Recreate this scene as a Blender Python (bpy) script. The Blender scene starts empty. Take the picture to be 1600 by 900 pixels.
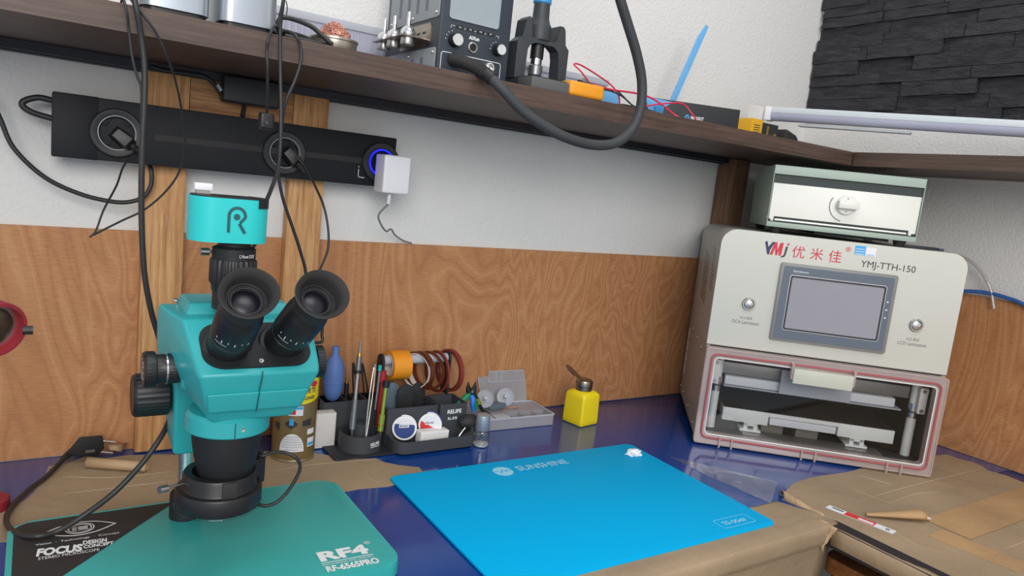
import bpy, bmesh, math, random
from mathutils import Vector, Matrix, noise as mnoise
random.seed(7)
C = bpy.context.scene.collection
sc = bpy.context.scene
PI = math.pi

# ---------------------------------------------------------------- camera
CR = Vector((0.831446, -0.545235, 0.106852)); CU = Vector((-0.010303, 0.177152, 0.984130)); CF = Vector((0.555511, 0.819351, -0.141675))
CP = Vector((-1.703758, -1.214265, 0.475535)); FPX = 1121.506
cam = bpy.data.cameras.new('camera'); camo = bpy.data.objects.new('camera', cam); C.objects.link(camo)
cam.sensor_width = 36; cam.lens = 36*FPX/1600; cam.clip_start = .01
camo.matrix_world = Matrix(((CR.x, CU.x, -CF.x, CP.x), (CR.y, CU.y, -CF.y, CP.y), (CR.z, CU.z, -CF.z, CP.z), (0, 0, 0, 1)))
sc.camera = camo

# ---------------------------------------------------------------- light
sc.view_settings.view_transform = 'Standard'; sc.view_settings.look = 'None'
sc.view_settings.gamma = 1; sc.view_settings.use_curve_mapping = False
sc.view_settings.exposure = 0.0
w = bpy.data.worlds.new('room_light'); sc.world = w; w.use_nodes = True
wb = w.node_tree.nodes['Background']; wb.inputs[0].default_value = (.88, .92, 1.0, 1); wb.inputs[1].default_value = .74
def area(name, loc, target, sx, sy, power, col):
    l = bpy.data.lights.new(name, 'AREA'); l.shape = 'RECTANGLE'; l.size = sx; l.size_y = sy; l.energy = power; l.color = col
    o = bpy.data.objects.new(name, l); C.objects.link(o); o.location = loc
    o.rotation_euler = (Vector(target)-Vector(loc)).to_track_quat('-Z', 'Y').to_euler(); return o
area('window_daylight', (-2.3, -3.0, 1.35), (-.9, 0, .35), 1.7, 1.3, 56, (1, .975, .94))
area('overhead_fill', (-1.2, -1.3, 2.6), (-1.0, -.3, 0), 1.2, .7, 16, (1, .97, .93))  # unseen soft fill light from above

# ---------------------------------------------------------------- pixel to point on a plane of the room
def ray(px, py): return CF*FPX + CR*(px-800) - CU*(py-450)
def at(px, py, y):
    d = ray(px, py); return CP + d*((y-CP.y)/d.y)
def atz(px, py, z):
    d = ray(px, py); return CP + d*((z-CP.z)/d.z)

# ---------------------------------------------------------------- materials
def lin(c):
    c = c/255
    return c/12.92 if c <= .04045 else ((c+.055)/1.055)**2.4
def rgb(c): return (lin(c[0]), lin(c[1]), lin(c[2]), 1)
def nodes(name):
    m = bpy.data.materials.new(name); m.use_nodes = True
    nt = m.node_tree; return m, nt, nt.nodes['Principled BSDF']
def sep(nt, sx=1, sy=1, sz=1, rot=(0, 0, 0)):
    tc = nt.nodes.new('ShaderNodeTexCoord'); mp = nt.nodes.new('ShaderNodeMapping')
    nt.links.new(tc.outputs['Object'], mp.inputs[0]); mp.inputs['Scale'].default_value = (sx, sy, sz); mp.inputs['Rotation'].default_value = rot
    return mp.outputs[0]
def noise(nt, vec, scale, detail=3, rough=.5, dist=0):
    n = nt.nodes.new('ShaderNodeTexNoise'); nt.links.new(vec, n.inputs['Vector'])
    n.inputs['Scale'].default_value = scale; n.inputs['Detail'].default_value = detail
    n.inputs['Roughness'].default_value = rough; n.inputs['Distortion'].default_value = dist
    return n.outputs[0]
def ramp(nt, fac, stops):
    r = nt.nodes.new('ShaderNodeValToRGB'); nt.links.new(fac, r.inputs[0])
    while len(r.color_ramp.elements) < len(stops): r.color_ramp.elements.new(.5)
    for e, (p, c) in zip(r.color_ramp.elements, stops): e.position = p; e.color = rgb(c) if max(c) > 1 else (*c, 1)
    return r.outputs[0]
def math_(nt, op, a, b=None):
    n = nt.nodes.new('ShaderNodeMath'); n.operation = op
    for i, v in enumerate((a, b)):
        if v is None: continue
        if isinstance(v, (int, float)): n.inputs[i].default_value = v
        else: nt.links.new(v, n.inputs[i])
    return n.outputs[0]
def mix(nt, fac, a, b, mode='MIX'):
    n = nt.nodes.new('ShaderNodeMix'); n.data_type = 'RGBA'; n.blend_type = mode
    if isinstance(fac, (int, float)): n.inputs[0].default_value = fac
    else: nt.links.new(fac, n.inputs[0])
    for i, v in ((6, a), (7, b)):
        if isinstance(v, tuple): n.inputs[i].default_value = v
        else: nt.links.new(v, n.inputs[i])
    return n.outputs[2]
def bump(nt, b, h, strength, dist=.001):
    n = nt.nodes.new('ShaderNodeBump'); nt.links.new(h, n.inputs['Height'])
    n.inputs['Strength'].default_value = strength; n.inputs['Distance'].default_value = dist
    nt.links.new(n.outputs[0], b.inputs['Normal'])
def mat(name, col, rough=.5, metal=0, var=.06, vs=40, bmp=0, bs=300, coat=0, spec=.5):
    m, nt, b = nodes(name)
    v = sep(nt); c = rgb(col)
    n = noise(nt, v, vs, 3)
    lo = tuple(x*(1-var) for x in c[:3])+(1,); hi = tuple(min(1, x*(1+var)) for x in c[:3])+(1,)
    nt.links.new(mix(nt, n, lo, hi), b.inputs['Base Color'])
    b.inputs['Roughness'].default_value = rough; b.inputs['Metallic'].default_value = metal
    b.inputs['Coat Weight'].default_value = coat; b.inputs['Specular IOR Level'].default_value = spec
    if bmp: bump(nt, b, noise(nt, v, bs, 4), bmp)
    return m
def clear(name, col, gloss=.08, rough=.05, haze=0, hazecol=(220, 215, 212), edge=.45):
    m = bpy.data.materials.new(name); m.use_nodes = True; nt = m.node_tree; nt.nodes.clear()
    out = nt.nodes.new('ShaderNodeOutputMaterial'); t = nt.nodes.new('ShaderNodeBsdfTransparent'); t.inputs[0].default_value = rgb(col)
    g = nt.nodes.new('ShaderNodeBsdfGlossy'); g.inputs['Roughness'].default_value = rough
    lw = nt.nodes.new('ShaderNodeLayerWeight'); lw.inputs[0].default_value = .35
    f = math_(nt, 'ADD', math_(nt, 'MULTIPLY', lw.outputs['Facing'], edge), gloss)
    ms = nt.nodes.new('ShaderNodeMixShader'); nt.links.new(f, ms.inputs[0]); nt.links.new(t.outputs[0], ms.inputs[1]); nt.links.new(g.outputs[0], ms.inputs[2])
    res = ms.outputs[0]
    if haze:
        d = nt.nodes.new('ShaderNodeBsdfDiffuse'); 
        v = sep(nt); n = noise(nt, v, 25, 2)
        a = rgb(hazecol); nt.links.new(mix(nt, n, tuple(x*.93 for x in a[:3])+(1,), a), d.inputs[0])
        m2 = nt.nodes.new('ShaderNodeMixShader'); m2.inputs[0].default_value = haze
        nt.links.new(res, m2.inputs[1]); nt.links.new(d.outputs[0], m2.inputs[2]); res = m2.outputs[0]
    nt.links.new(res, out.inputs[0]); return m
def glow(name, col, s):
    m, nt, b = nodes(name); b.inputs['Base Color'].default_value = rgb(col)
    b.inputs['Emission Color'].default_value = rgb(col); b.inputs['Emission Strength'].default_value = s; return m

def wood_ply():
    m, nt, b = nodes('stained_plywood')
    v = sep(nt, 2.6, 2.6, .85)
    n = noise(nt, v, 1.9, 3.2, .55, .5)
    rings = math_(nt, 'SINE', math_(nt, 'MULTIPLY', n, 150))
    rings = math_(nt, 'ADD', math_(nt, 'MULTIPLY', rings, .5), .5)
    lines = ramp(nt, rings, [(0, (166, 110, 67)), (.10, (179, 122, 77)), (.5, (187, 131, 84)), (.90, (189, 134, 87)), (1, (202, 150, 104))])
    big = noise(nt, sep(nt, 1, 1, 1), 3.5, 3)
    fib = noise(nt, sep(nt, 60, 60, 420), 1.0, 4, .65)
    c = mix(nt, .30, lines, ramp(nt, big, [(.3, (164, 108, 68)), (.7, (200, 146, 98))]))
    c = mix(nt, .22, c, ramp(nt, fib, [(.35, (140, 88, 55)), (.65, (210, 155, 108))]))
    nt.links.new(c, b.inputs['Base Color']); b.inputs['Roughness'].default_value = .62
    bump(nt, b, fib, .15); return m
def wood_streak(name, cols, along='z', freq=70, rough=.6):
    m, nt, b = nodes(name)
    s = {'z': (1, 1, .045), 'x': (.045, 1, 1), 'y': (1, .045, 1)}[along]
    v = sep(nt, *s)
    n = noise(nt, v, freq, 4, .6, .6); n2 = noise(nt, v, freq*5, 2)
    c = ramp(nt, n, [(.28, cols[0]), (.5, cols[1]), (.72, cols[2])])
    c = mix(nt, .25, c, ramp(nt, n2, [(.3, cols[0]), (.7, cols[2])]))
    nt.links.new(c, b.inputs['Base Color']); b.inputs['Roughness'].default_value = rough
    bump(nt, b, n2, .2); return m
def plaster(name, col):
    m, nt, b = nodes(name); v = sep(nt)
    n = noise(nt, v, 150, 4, .6); n2 = noise(nt, v, 4, 3)
    c = rgb(col)
    nt.links.new(mix(nt, n2, tuple(x*.96 for x in c[:3])+(1,), c), b.inputs['Base Color'])
    b.inputs['Roughness'].default_value = .85; bump(nt, b, n, .55, .003); return m
def kraft(name, base):
    m, nt, b = nodes(name)
    n = noise(nt, sep(nt, 1, 1, 1), 9, 4); n2 = noise(nt, sep(nt, 1, 1, 1), 700, 3)
    lo = tuple(x*.90 for x in base); hi = tuple(x*1.06 for x in base)
    c = mix(nt, .3, ramp(nt, n, [(.3, lo), (.7, hi)]), ramp(nt, n2, [(.3, tuple(x*.8 for x in base)), (.7, hi)]))
    nt.links.new(c, b.inputs['Base Color']); b.inputs['Roughness'].default_value = .62
    bump(nt, b, noise(nt, sep(nt, 1, 1, 1), 14, 4, .6, 1.5), .5, .004); return m
def desk_film():
    m, nt, b = nodes('glossy_blue_film')
    n = noise(nt, sep(nt, 1, 1, 1), 6, 3)
    nt.links.new(ramp(nt, n, [(.3, (16, 60, 132)), (.7, (22, 68, 142))]), b.inputs['Base Color'])
    b.inputs['Roughness'].default_value = .13; b.inputs['Specular IOR Level'].default_value = .6
    bump(nt, b, noise(nt, sep(nt, 1, 1, 1), 12, 3), .10, .004); return m
def stone():
    m, nt, b = nodes('black_split_stone')
    v = sep(nt, 1, .25, 1)
    n = noise(nt, v, 90, 6, .65, .4); n2 = noise(nt, v, 14, 3)
    nt.links.new(mix(nt, .5, ramp(nt, n, [(.3, (24, 24, 28)), (.7, (70, 70, 76))]), ramp(nt, n2, [(.3, (36, 36, 40)), (.7, (58, 58, 62))])), b.inputs['Base Color'])
    b.inputs['Roughness'].default_value = .7; bump(nt, b, n, 1, .012); return m

M = dict(
 ply=wood_ply(), pine=wood_streak('stained_pine', [(140, 92, 52), (200, 146, 92), (226, 180, 124)], 'z', 210),
 pineh=wood_streak('stained_pine_across', [(112, 72, 40), (170, 120, 72), (204, 154, 100)], 'x', 210),
 dpost=wood_streak('dark_stained_pine', [(84, 58, 42), (116, 84, 62), (138, 104, 78)], 'z', 180),
 shelf=wood_streak('dark_walnut_stain', [(52, 39, 34), (78, 60, 52), (98, 77, 66)], 'x', 130, .5),
 shelfy=wood_streak('dark_walnut_stain_side', [(56, 42, 37), (80, 62, 54), (100, 79, 68)], 'y', 130, .5),
 redwood=wood_streak('varnished_orange_wood', [(120, 66, 24), (156, 92, 38), (176, 108, 50)], 'x', 50, .35),
 wall=plaster('white_plaster', (226, 225, 222)),
 desk=desk_film(), kraft=kraft('kraft_paper', (164, 142, 114)), kraft2=kraft('kraft_paper_light', (190, 160, 124)), kraft3=kraft('kraft_paper_fold', (180, 158, 130)), tape=kraft('brown_tape', (180, 145, 104)),
 stone=stone(),
 batten=mat('black_batten', (34, 36, 44), .5), floor=mat('grey_floor', (120, 115, 108), .6),
 teal=mat('teal_enamel', (48, 166, 170), .36, var=.02), tealbase=mat('teal_powder_coat', (54, 170, 166), .42, var=.02, bmp=.03, bs=900),
 cyan=mat('cyan_plastic', (34, 196, 196), .45, var=.02),
 blk=mat('black_plastic', (28, 29, 31), .42), blkm=mat('matte_black', (26, 28, 30), .6), rubber=mat('black_rubber', (44, 42, 42), .68),
 strip=mat('black_satin', (20, 22, 27), .55, var=.04, spec=.3), groove=mat('deep_black', (12, 12, 14), .5),
 cable=mat('black_cable', (40, 41, 42), .45), hose=mat('grey_black_hose', (54, 57, 60), .6),
 white=mat('white_plastic', (232, 232, 236), .4, var=.02), print_=mat('white_print', (235, 238, 238), .5, var=.02),
 chrome=mat('chrome', (225, 225, 225), .18, 1), steel=mat('brushed_steel', (190, 188, 184), .32, 1), lens=mat('lens_glass', (16, 12, 24), .35, 0),
 nickel=mat('grey_nickel', (150, 140, 128), .3, 1),
 gunmetal=mat('gunmetal', (142, 146, 148), .38, .8),
 mat=mat('blue_silicone', (0, 176, 234), .6, var=.015, vs=10, spec=.08), matprint=mat('pale_blue_print', (150, 222, 245), .5, var=.02),
 beige=mat('beige_enamel', (206, 206, 196), .42, var=.015, vs=12), side=mat('beige_enamel_shaded', (168, 164, 156), .38, var=.03),  # side: same enamel as the front, darkened for its shaded, reflecting flank
 sage=mat('sage_green_enamel', (156, 172, 160), .42, var=.02), panelw=mat('white_panel', (222, 222, 214), .35, var=.015),
 scrbezel=mat('blue_grey_bezel', (92, 102, 116), .45, var=.03), scrrim=mat('grey_rim', (126, 126, 124), .4), screen=mat('grey_screen', (150, 148, 156), .08, 0, var=.03, coat=.5),
 gasket=mat('dusty_red_gasket', (166, 88, 92), .6), doorframe=clear('milky_plastic', (240, 226, 222), .12, .12, .34, (232, 218, 212)), pane=clear('clear_pane', (242, 243, 243), .02, .05, edge=.10),
 frost=clear('frosted_plastic', (225, 228, 234), .06, .3, .72, (206, 210, 218)), clearbox=clear('clear_polypropylene', (228, 226, 228), .09, .2, .36, (214, 214, 220)),
 lilac=clear('lilac_translucent_plastic', (214, 214, 230), .08, .25, .62, (206, 206, 224)),
 glass=clear('clear_glass', (236, 240, 240), .12, .03), hosec=clear('clear_tube', (235, 235, 235), .16, .08, .3),
 alu=mat('aluminium', (240, 240, 238), .45, .08, var=.03), alud=mat('dull_aluminium', (150, 146, 142), .4, .8),
 cavity=mat('dark_cavity', (34, 30, 29), .7), greyblk=mat('grey_block', (128, 122, 114), .6),
 org=mat('charcoal_silicone', (62, 64, 68), .62), orgd=mat('black_silicone', (34, 35, 38), .6),
 blower=mat('periwinkle_rubber', (92, 124, 186), .55), red=mat('red_anodised', (178, 44, 48), .35, .3), lime=mat('lime_anodised', (160, 178, 70), .3, .6),
 gold=mat('gold_brass', (200, 158, 70), .3, .9), orange=mat('orange_tape', (238, 150, 30), .45), kapton=mat('amber_kapton', (96, 48, 26), .3, coat=.4),
 kred=mat('red_amber_tape', (132, 54, 44), .35), core=mat('white_core', (222, 212, 206), .7),
 green=mat('green_grip', (24, 130, 76), .5), bluep=mat('blue_grip', (36, 118, 208), .45), eraser=mat('white_eraser', (226, 224, 222), .7),
 slate=mat('slate_plastic', (92, 110, 120), .55), labblue=mat('navy_label', (44, 68, 132), .45), labred=mat('red_label', (214, 46, 48), .45),
 yellow=mat('yellow_plastic', (240, 214, 28), .45, var=.02), can=mat('bronze_tin', (132, 112, 74), .32, .35, var=.03), canyel=mat('yellow_print', (240, 216, 30), .4), canrim=mat('tin_rim', (190, 180, 160), .3, .9),
 ink=mat('dark_ink', (52, 52, 54), .5), inkg=mat('grey_ink', (110, 110, 108), .5), logored=mat('red_ink', (206, 40, 62), .5), logonavy=mat('navy_ink', (40, 48, 90), .5),
 stick=mat('sky_blue_sticker', (64, 168, 226), .4), silver=mat('silver_enamel', (172, 180, 188), .32, .6, var=.02), card=mat('white_card', (222, 218, 214), .7),
 copper=mat('copper_wool', (214, 156, 136), .4, .6), tin=mat('silver_tin', (170, 162, 150), .35, .8), station=mat('blue_black_enamel', (48, 56, 66), .4), plate=mat('grey_plate', (146, 152, 156), .45, .2),
 lcd=mat('grey_display', (148, 160, 166), .1, 0, coat=.3), standm=mat('slate_black_plastic', (58, 62, 66), .5), sky=mat('sky_blue_plastic', (110, 176, 226), .5), azure=mat('azure_plastic', (64, 150, 210), .45),
 meterg=mat('grey_meter', (92, 92, 92), .5), metero=mat('amber_rubber', (240, 158, 36), .5), redwire=mat('red_wire', (214, 48, 78), .4), cardblk=mat('black_card_box', (40, 42, 44), .45), boxyel=mat('yellow_box', (226, 170, 30), .5),
 magred=mat('crimson_metal', (138, 36, 46), .5), tubew=mat('white_aluminium', (208, 216, 220), .35), diff=mat('lamp_diffuser', (178, 180, 200), .4), bhose=mat('blue_hose', (48, 98, 168), .4),
 tissue=mat('tissue', (236, 238, 240), .8), blueled=glow('blue_led_ring', (18, 24, 255), 2.2), seam=mat('dark_teal_seam', (20, 84, 92), .5), beigeh=mat('handle_beige', (196, 198, 184), .4, var=.02), meterd=mat('dark_green_black', (22, 40, 38), .5))

# ---------------------------------------------------------------- mesh helpers
def frame(o, ex, ey, ez):
    return Matrix(((ex[0], ey[0], ez[0], o[0]), (ex[1], ey[1], ez[1], o[1]), (ex[2], ey[2], ez[2], o[2]), (0, 0, 0, 1)))
def along(p0, p1):
    p0 = Vector(p0); d = Vector(p1)-p0; z = d.normalized()
    a = Vector((0, 0, 1)) if abs(z.z) < .95 else Vector((1, 0, 0))
    x = a.cross(z).normalized(); y = z.cross(x); return frame(p0, x, y, z), d.length
def box(bm, x0, x1, y0, y1, z0, z1, T=None, bev=0, seg=2):
    r = bmesh.ops.create_cube(bm, size=1)
    vs = r['verts']
    for v in vs: v.co = Vector(((x0+x1)/2+v.co.x*(x1-x0), (y0+y1)/2+v.co.y*(y1-y0), (z0+z1)/2+v.co.z*(z1-z0)))
    if bev:
        es = list({e for v in vs for e in v.link_edges})
        r = bmesh.ops.bevel(bm, geom=es, offset=bev, segments=seg, profile=.6, affect='EDGES')
        vs = [v for v in r['verts']]
        vs = list({v for f in r['faces'] for v in f.verts} | {v for v in vs})
        # collect whole island
        st = list(vs); seen = set(vs)
        while st:
            v = st.pop()
            for e in v.link_edges:
                u = e.other_vert(v)
                if u not in seen: seen.add(u); st.append(u)
        vs = list(seen)
    if T is not None:
        for v in vs: v.co = T @ v.co
    return bm
def rrect(x0, x1, y0, y1, r, n=6):
    if not isinstance(r, (tuple, list)): r = (r,)*4
    pts = []
    for (cx, cy, a0, rr) in ((x1-r[0], y0+r[0], -PI/2, r[0]), (x1-r[1], y1-r[1], 0, r[1]), (x0+r[2], y1-r[2], PI/2, r[2]), (x0+r[3], y0+r[3], PI, r[3])):
        if rr <= 1e-6: pts.append((cx, cy)); continue
        for i in range(n+1): a = a0+PI/2*i/n; pts.append((cx+rr*math.cos(a), cy+rr*math.sin(a)))
    return pts
def prism(bm, pts, z0, z1, T=None, bev=0):
    b = [bm.verts.new((p[0], p[1], z0)) for p in pts]; t = [bm.verts.new((p[0], p[1], z1)) for p in pts]
    n = len(pts); fs = [bm.faces.new(t), bm.faces.new(b[::-1])]
    for i in range(n): fs.append(bm.faces.new((b[i], b[(i+1) % n], t[(i+1) % n], t[i])))
    vs = b+t
    if bev:
        es = [e for e in fs[0].edges]
        r = bmesh.ops.bevel(bm, geom=es, offset=bev, segments=2, profile=.6, affect='EDGES')
        st = [v for v in b]; seen = set(st)
        while st:
            v = st.pop()
            for e in v.link_edges:
                u = e.other_vert(v)
                if u not in seen: seen.add(u); st.append(u)
        vs = list(seen)
    if T is not None:
        for v in vs: v.co = T @ v.co
    return bm
def ring(bm, po, pi, z0, z1, T=None, zf=None):
    """wall between an outer and an inner outline; zf = floor height closes it below"""
    n = len(po); T = T or Matrix()
    V = lambda p, z: bm.verts.new(T @ Vector((p[0], p[1], z)))
    a = [V(p, z0) for p in po]; b = [V(p, z1) for p in po]; c = [V(p, z1) for p in pi]; d = [V(p, z0 if zf is None else zf) for p in pi]
    for i in range(n):
        j = (i+1) % n
        bm.faces.new((a[i], a[j], b[j], b[i])); bm.faces.new((b[i], b[j], c[j], c[i])); bm.faces.new((c[i], c[j], d[j], d[i]))
        if zf is None: bm.faces.new((d[i], d[j], a[j], a[i]))
    if zf is not None: bm.faces.new(d); bm.faces.new(a[::-1])
    return bm
def lathe(bm, prof, T=None, n=32, ribs=0, rib=0):
    T = T or Matrix(); rows = []
    for (r, z) in prof:
        if r < 1e-6: rows.append([bm.verts.new(T @ Vector((0, 0, z)))])
        else:
            row = []
            for i in range(n):
                a = 2*PI*i/n; rr = r*(1+rib*(1 if (i*ribs*2//n) % 2 else -1)) if ribs else r
                row.append(bm.verts.new(T @ Vector((rr*math.cos(a), rr*math.sin(a), z))))
            rows.append(row)
    for A, B in zip(rows, rows[1:]):
        for i in range(n):
            j = (i+1) % n
            if len(A) == 1 and len(B) == 1: continue
            if len(A) == 1: bm.faces.new((A[0], B[j], B[i]))
            elif len(B) == 1: bm.faces.new((A[i], A[j], B[0]))
            else: bm.faces.new((A[i], A[j], B[j], B[i]))
    return bm
def cyl(bm, p0, p1, r0, r1=None, n=28):
    T, L = along(p0, p1); r1 = r0 if r1 is None else r1
    return lathe(bm, [(0, 0), (r0, 0), (r1, L), (0, L)], T, n)
def spline(pts, k=8):
    P = [Vector(p) for p in pts]; P = [P[0]*2-P[1]]+P+[P[-1]*2-P[-2]]; out = []
    for i in range(1, len(P)-2):
        for j in range(k):
            t = j/k; a, b, c, d = P[i-1:i+3]
            out.append(.5*((2*b)+(c-a)*t+(2*a-5*b+4*c-d)*t*t+(3*b-a-3*c+d)*t**3))
    out.append(P[-2]); return out
def tube(bm, pts, r, n=10, k=8, smooth=True, rf=None):
    P = spline(pts, k) if smooth else [Vector(p) for p in pts]
    up = None; prev = None
    for i, p in enumerate(P):
        d = (P[min(i+1, len(P)-1)]-P[max(i-1, 0)]).normalized()
        if up is None: up = d.orthogonal().normalized()
        up = (up-d*up.dot(d)).normalized(); s = d.cross(up)
        rr = r if rf is None else r*rf(i/(len(P)-1), i)
        row = [bm.verts.new(p+(up*math.cos(2*PI*j/n)+s*math.sin(2*PI*j/n))*rr) for j in range(n)]
        if prev:
            for j in range(n): bm.faces.new((prev[j], prev[(j+1) % n], row[(j+1) % n], row[j]))
        else: bm.faces.new(row[::-1])
        prev = row
    bm.faces.new(prev); return bm
def torus(bm, R, r, T=None, n=48, m=10):
    T = T or Matrix(); g = []
    for i in range(n):
        a = 2*PI*i/n
        g.append([bm.verts.new(T @ Vector(((R+r*math.cos(2*PI*j/m))*math.cos(a), (R+r*math.cos(2*PI*j/m))*math.sin(a), r*math.sin(2*PI*j/m)))) for j in range(m)])
    for i in range(n):
        for j in range(m): bm.faces.new((g[i][j], g[(i+1) % n][j], g[(i+1) % n][(j+1) % m], g[i][(j+1) % m]))
    return bm
def hull(bm, pts, bev=0, seg=3):
    vs = [bm.verts.new(p) for p in pts]
    r = bmesh.ops.convex_hull(bm, input=vs)
    bmesh.ops.dissolve_limit(bm, angle_limit=.02, verts=list(bm.verts), edges=list(bm.edges))
    if bev: bmesh.ops.bevel(bm, geom=list(bm.edges), offset=bev, segments=seg, profile=.6, affect='EDGES')
    return bm
def N(): return bmesh.new()

ROOT = {}
def obj(name, bm, m, parent=None, label=None, wd=True, sharp=38):
    """one mesh object; wd = the shape is given in room coordinates"""
    bmesh.ops.remove_doubles(bm, verts=bm.verts, dist=1e-6)
    bmesh.ops.recalc_face_normals(bm, faces=bm.faces)
    if parent is not None and wd: bm.transform(ROOT[parent.name].inverted())
    for f in bm.faces: f.smooth = True
    for e in bm.edges:
        if len(e.link_faces) == 2 and e.calc_face_angle(0) > math.radians(sharp): e.smooth = False
    me = bpy.data.meshes.new(name); bm.to_mesh(me); bm.free()
    me.materials.append(M[m] if isinstance(m, str) else m)
    o = bpy.data.objects.new(name, me); C.objects.link(o)
    if parent is not None: o.parent = parent; ROOT[o.name] = ROOT[parent.name]
    else: ROOT[o.name] = Matrix()
    if label: o['label'] = label
    return o
def thing(name, label, cat, loc=(0, 0, 0), rz=0, group=None):
    o = bpy.data.objects.new(name, None); C.objects.link(o); o.location = loc; o.rotation_euler = (0, 0, rz); o.empty_display_size = .02
    o['label'] = label; o['category'] = cat
    if group: o['group'] = group
    ROOT[o.name] = Matrix.Translation(loc) @ Matrix.Rotation(rz, 4, 'Z'); return o
def tag(o, label, cat, group=None):
    o['label'] = label; o['category'] = cat
    if group: o['group'] = group
    return o
def struct(name, bm, m):
    o = obj(name, bm, m); o['kind'] = 'structure'; return o
def txt(name, s, T, wdt, hgt, m, parent, bold=0, shear=0, wd=True, ext=.0002):
    """lettering centred on T's origin (x right, y up, z out), fitted to wdt x hgt metres"""
    cu = bpy.data.curves.new('lettering', 'FONT'); cu.body = s; cu.size = 1; cu.offset = bold; cu.shear = shear; cu.resolution_u = 3
    t = bpy.data.objects.new('lettering', cu); C.objects.link(t)
    dg = bpy.context.evaluated_depsgraph_get(); me = bpy.data.meshes.new_from_object(t.evaluated_get(dg))
    bpy.data.objects.remove(t); bm = N(); bm.from_mesh(me); bpy.data.meshes.remove(me)
    xs = [v.co.x for v in bm.verts]; ys = [v.co.y for v in bm.verts]
    if not xs: return
    cx, cy = (min(xs)+max(xs))/2, (min(ys)+max(ys))/2; sx = wdt/(max(xs)-min(xs)); sy = hgt/(max(ys)-min(ys))
    for v in bm.verts: v.co = Vector(((v.co.x-cx)*sx, (v.co.y-cy)*sy, ext))
    bm.transform(T); return obj(name, bm, m, parent, wd=wd)
def flat(bm, pts, T, z=.0002):
    vs = [bm.verts.new(T @ Vector((p[0], p[1], z))) for p in pts]; bm.faces.new(vs); return bm
def stroke(bm, pts, wd_, T, z=.0003, close=False, k=6, smooth=True):
    """a flat painted line of width wd_"""
    P = [Vector((*p, 0)) for p in pts]
    if close: P = P+[P[0]]
    if smooth and len(P) > 2: P = spline(P, k)
    L = []; 
    for i, p in enumerate(P):
        a = P[max(i-1, 0)]; b = P[min(i+1, len(P)-1)]
        if close and i in (0, len(P)-1): a = P[-2]; b = P[1]
        d = (b-a).normalized(); nrm = Vector((-d.y, d.x, 0))*wd_/2
        L.append((bm.verts.new(T @ (p+nrm+Vector((0, 0, z)))), bm.verts.new(T @ (p-nrm+Vector((0, 0, z))))))
    for A, B in zip(L, L[1:]): bm.faces.new((A[0], A[1], B[1], B[0]))
    return bm
def circle(cx, cy, rx, ry=None, n=32, a0=0, a1=2*PI):
    ry = ry or rx; e = n if a1-a0 < 2*PI-.01 else n
    return [(cx+rx*math.cos(a0+(a1-a0)*i/(e-(0 if a1-a0 >= 2*PI-.01 else 1))), cy+ry*math.sin(a0+(a1-a0)*i/(e-(0 if a1-a0 >= 2*PI-.01 else 1)))) for i in range(e)]

# ================================================================ THE SETTING
def slab(name, x0, x1, y0, y1, z0, z1, m): return struct(name, box(N(), x0, x1, y0, y1, z0, z1), m)
slab('wall_back', -3.2, .1, .006, .1, -.8, 2.2, 'wall')
slab('wall_right', .006, .1, -3.0, .006, -.8, 2.2, 'wall')
slab('floor', -3.2, .1, -3.0, .1, -.85, -.8, 'floor')

# worktops
t = thing('worktop', 'long worktop under the back wall, covered in glossy dark blue film', 'worktop', (-1.2, -.3, -.035))
obj('top_board', box(N(), -2.5, 0, -.6185, 0, -.035, 0, bev=.002), 'desk', t)
t2 = thing('worktop', 'shorter worktop along the right wall, mostly hidden under kraft paper', 'worktop', (-.3, -1.1, -.035))
obj('top_board', box(N(), -.6260, 0, -1.7, -.6190, -.035, 0, bev=.002), 'desk', t2)
obj('dark_gap_rail', box(N(), -.654, -.6270, -1.7, -.6260, -.034, -.0004), 'cavity', t2)  # dark colour paints the shade in the gap beside the board
# plywood panels
t = obj('plywood_panel', box(N(), -2.7, 0, 0, .0055, .0005, .346), 'ply'); tag(t, 'long stained plywood panel on the back wall behind the microscope', 'panel')
t = obj('plywood_panel', box(N(), 0, .0055, -1.8, -.0005, .0005, .346), 'ply'); tag(t, 'stained plywood panel on the right wall, right of the laminator', 'panel')

# stone cladding : rows of split slate strips
bm = N(); rs = random.Random(3); z = .722
while z < 1.5:
    h = rs.uniform(.020, .038); y = .0
    first = True
    while y > -1.25:
        L = rs.uniform(.09, .26); d = rs.uniform(.004, .017)
        y1 = y-L; e = rs.uniform(-.006, .004) if first else 0
        # irregular block face
        ny, nz = 7, 3; g = []
        for i in range(ny+1):
            row = []
            for k in range(nz+1):
                yy = (y-.001+e) + (y1+.001-(y-.001+e))*i/ny; zz = z+.0006+(h-.0012)*k/nz
                dd = d+.005*mnoise.noise((yy*30, zz*60, 3))+.002*mnoise.noise((yy*90, zz*200, 7))
                row.append(bm.verts.new((.0055-max(.002, dd), yy, zz+.0015*mnoise.noise((yy*14, z*9, 1)))))
            g.append(row)
        bk = [[bm.verts.new((.0055, v.co.y, v.co.z)) for v in row] for row in g]
        for i in range(ny):
            for k in range(nz): bm.faces.new((g[i][k], g[i+1][k], g[i+1][k+1], g[i][k+1]))
            bm.faces.new((g[i][0], g[i+1][0], bk[i+1][0], bk[i][0])); bm.faces.new((g[i][nz], g[i+1][nz], bk[i+1][nz], bk[i][nz]))
        for k in range(nz):
            bm.faces.new((g[0][k], g[0][k+1], bk[0][k+1], bk[0][k])); bm.faces.new((g[ny][k], g[ny][k+1], bk[ny][k+1], bk[ny][k]))
        y = y1; first = False
    z += h
tag(obj('stone_cladding', bm, 'stone', sharp=25), 'black split-stone cladding on the right wall above the lamp tube', 'wall cladding')

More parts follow.
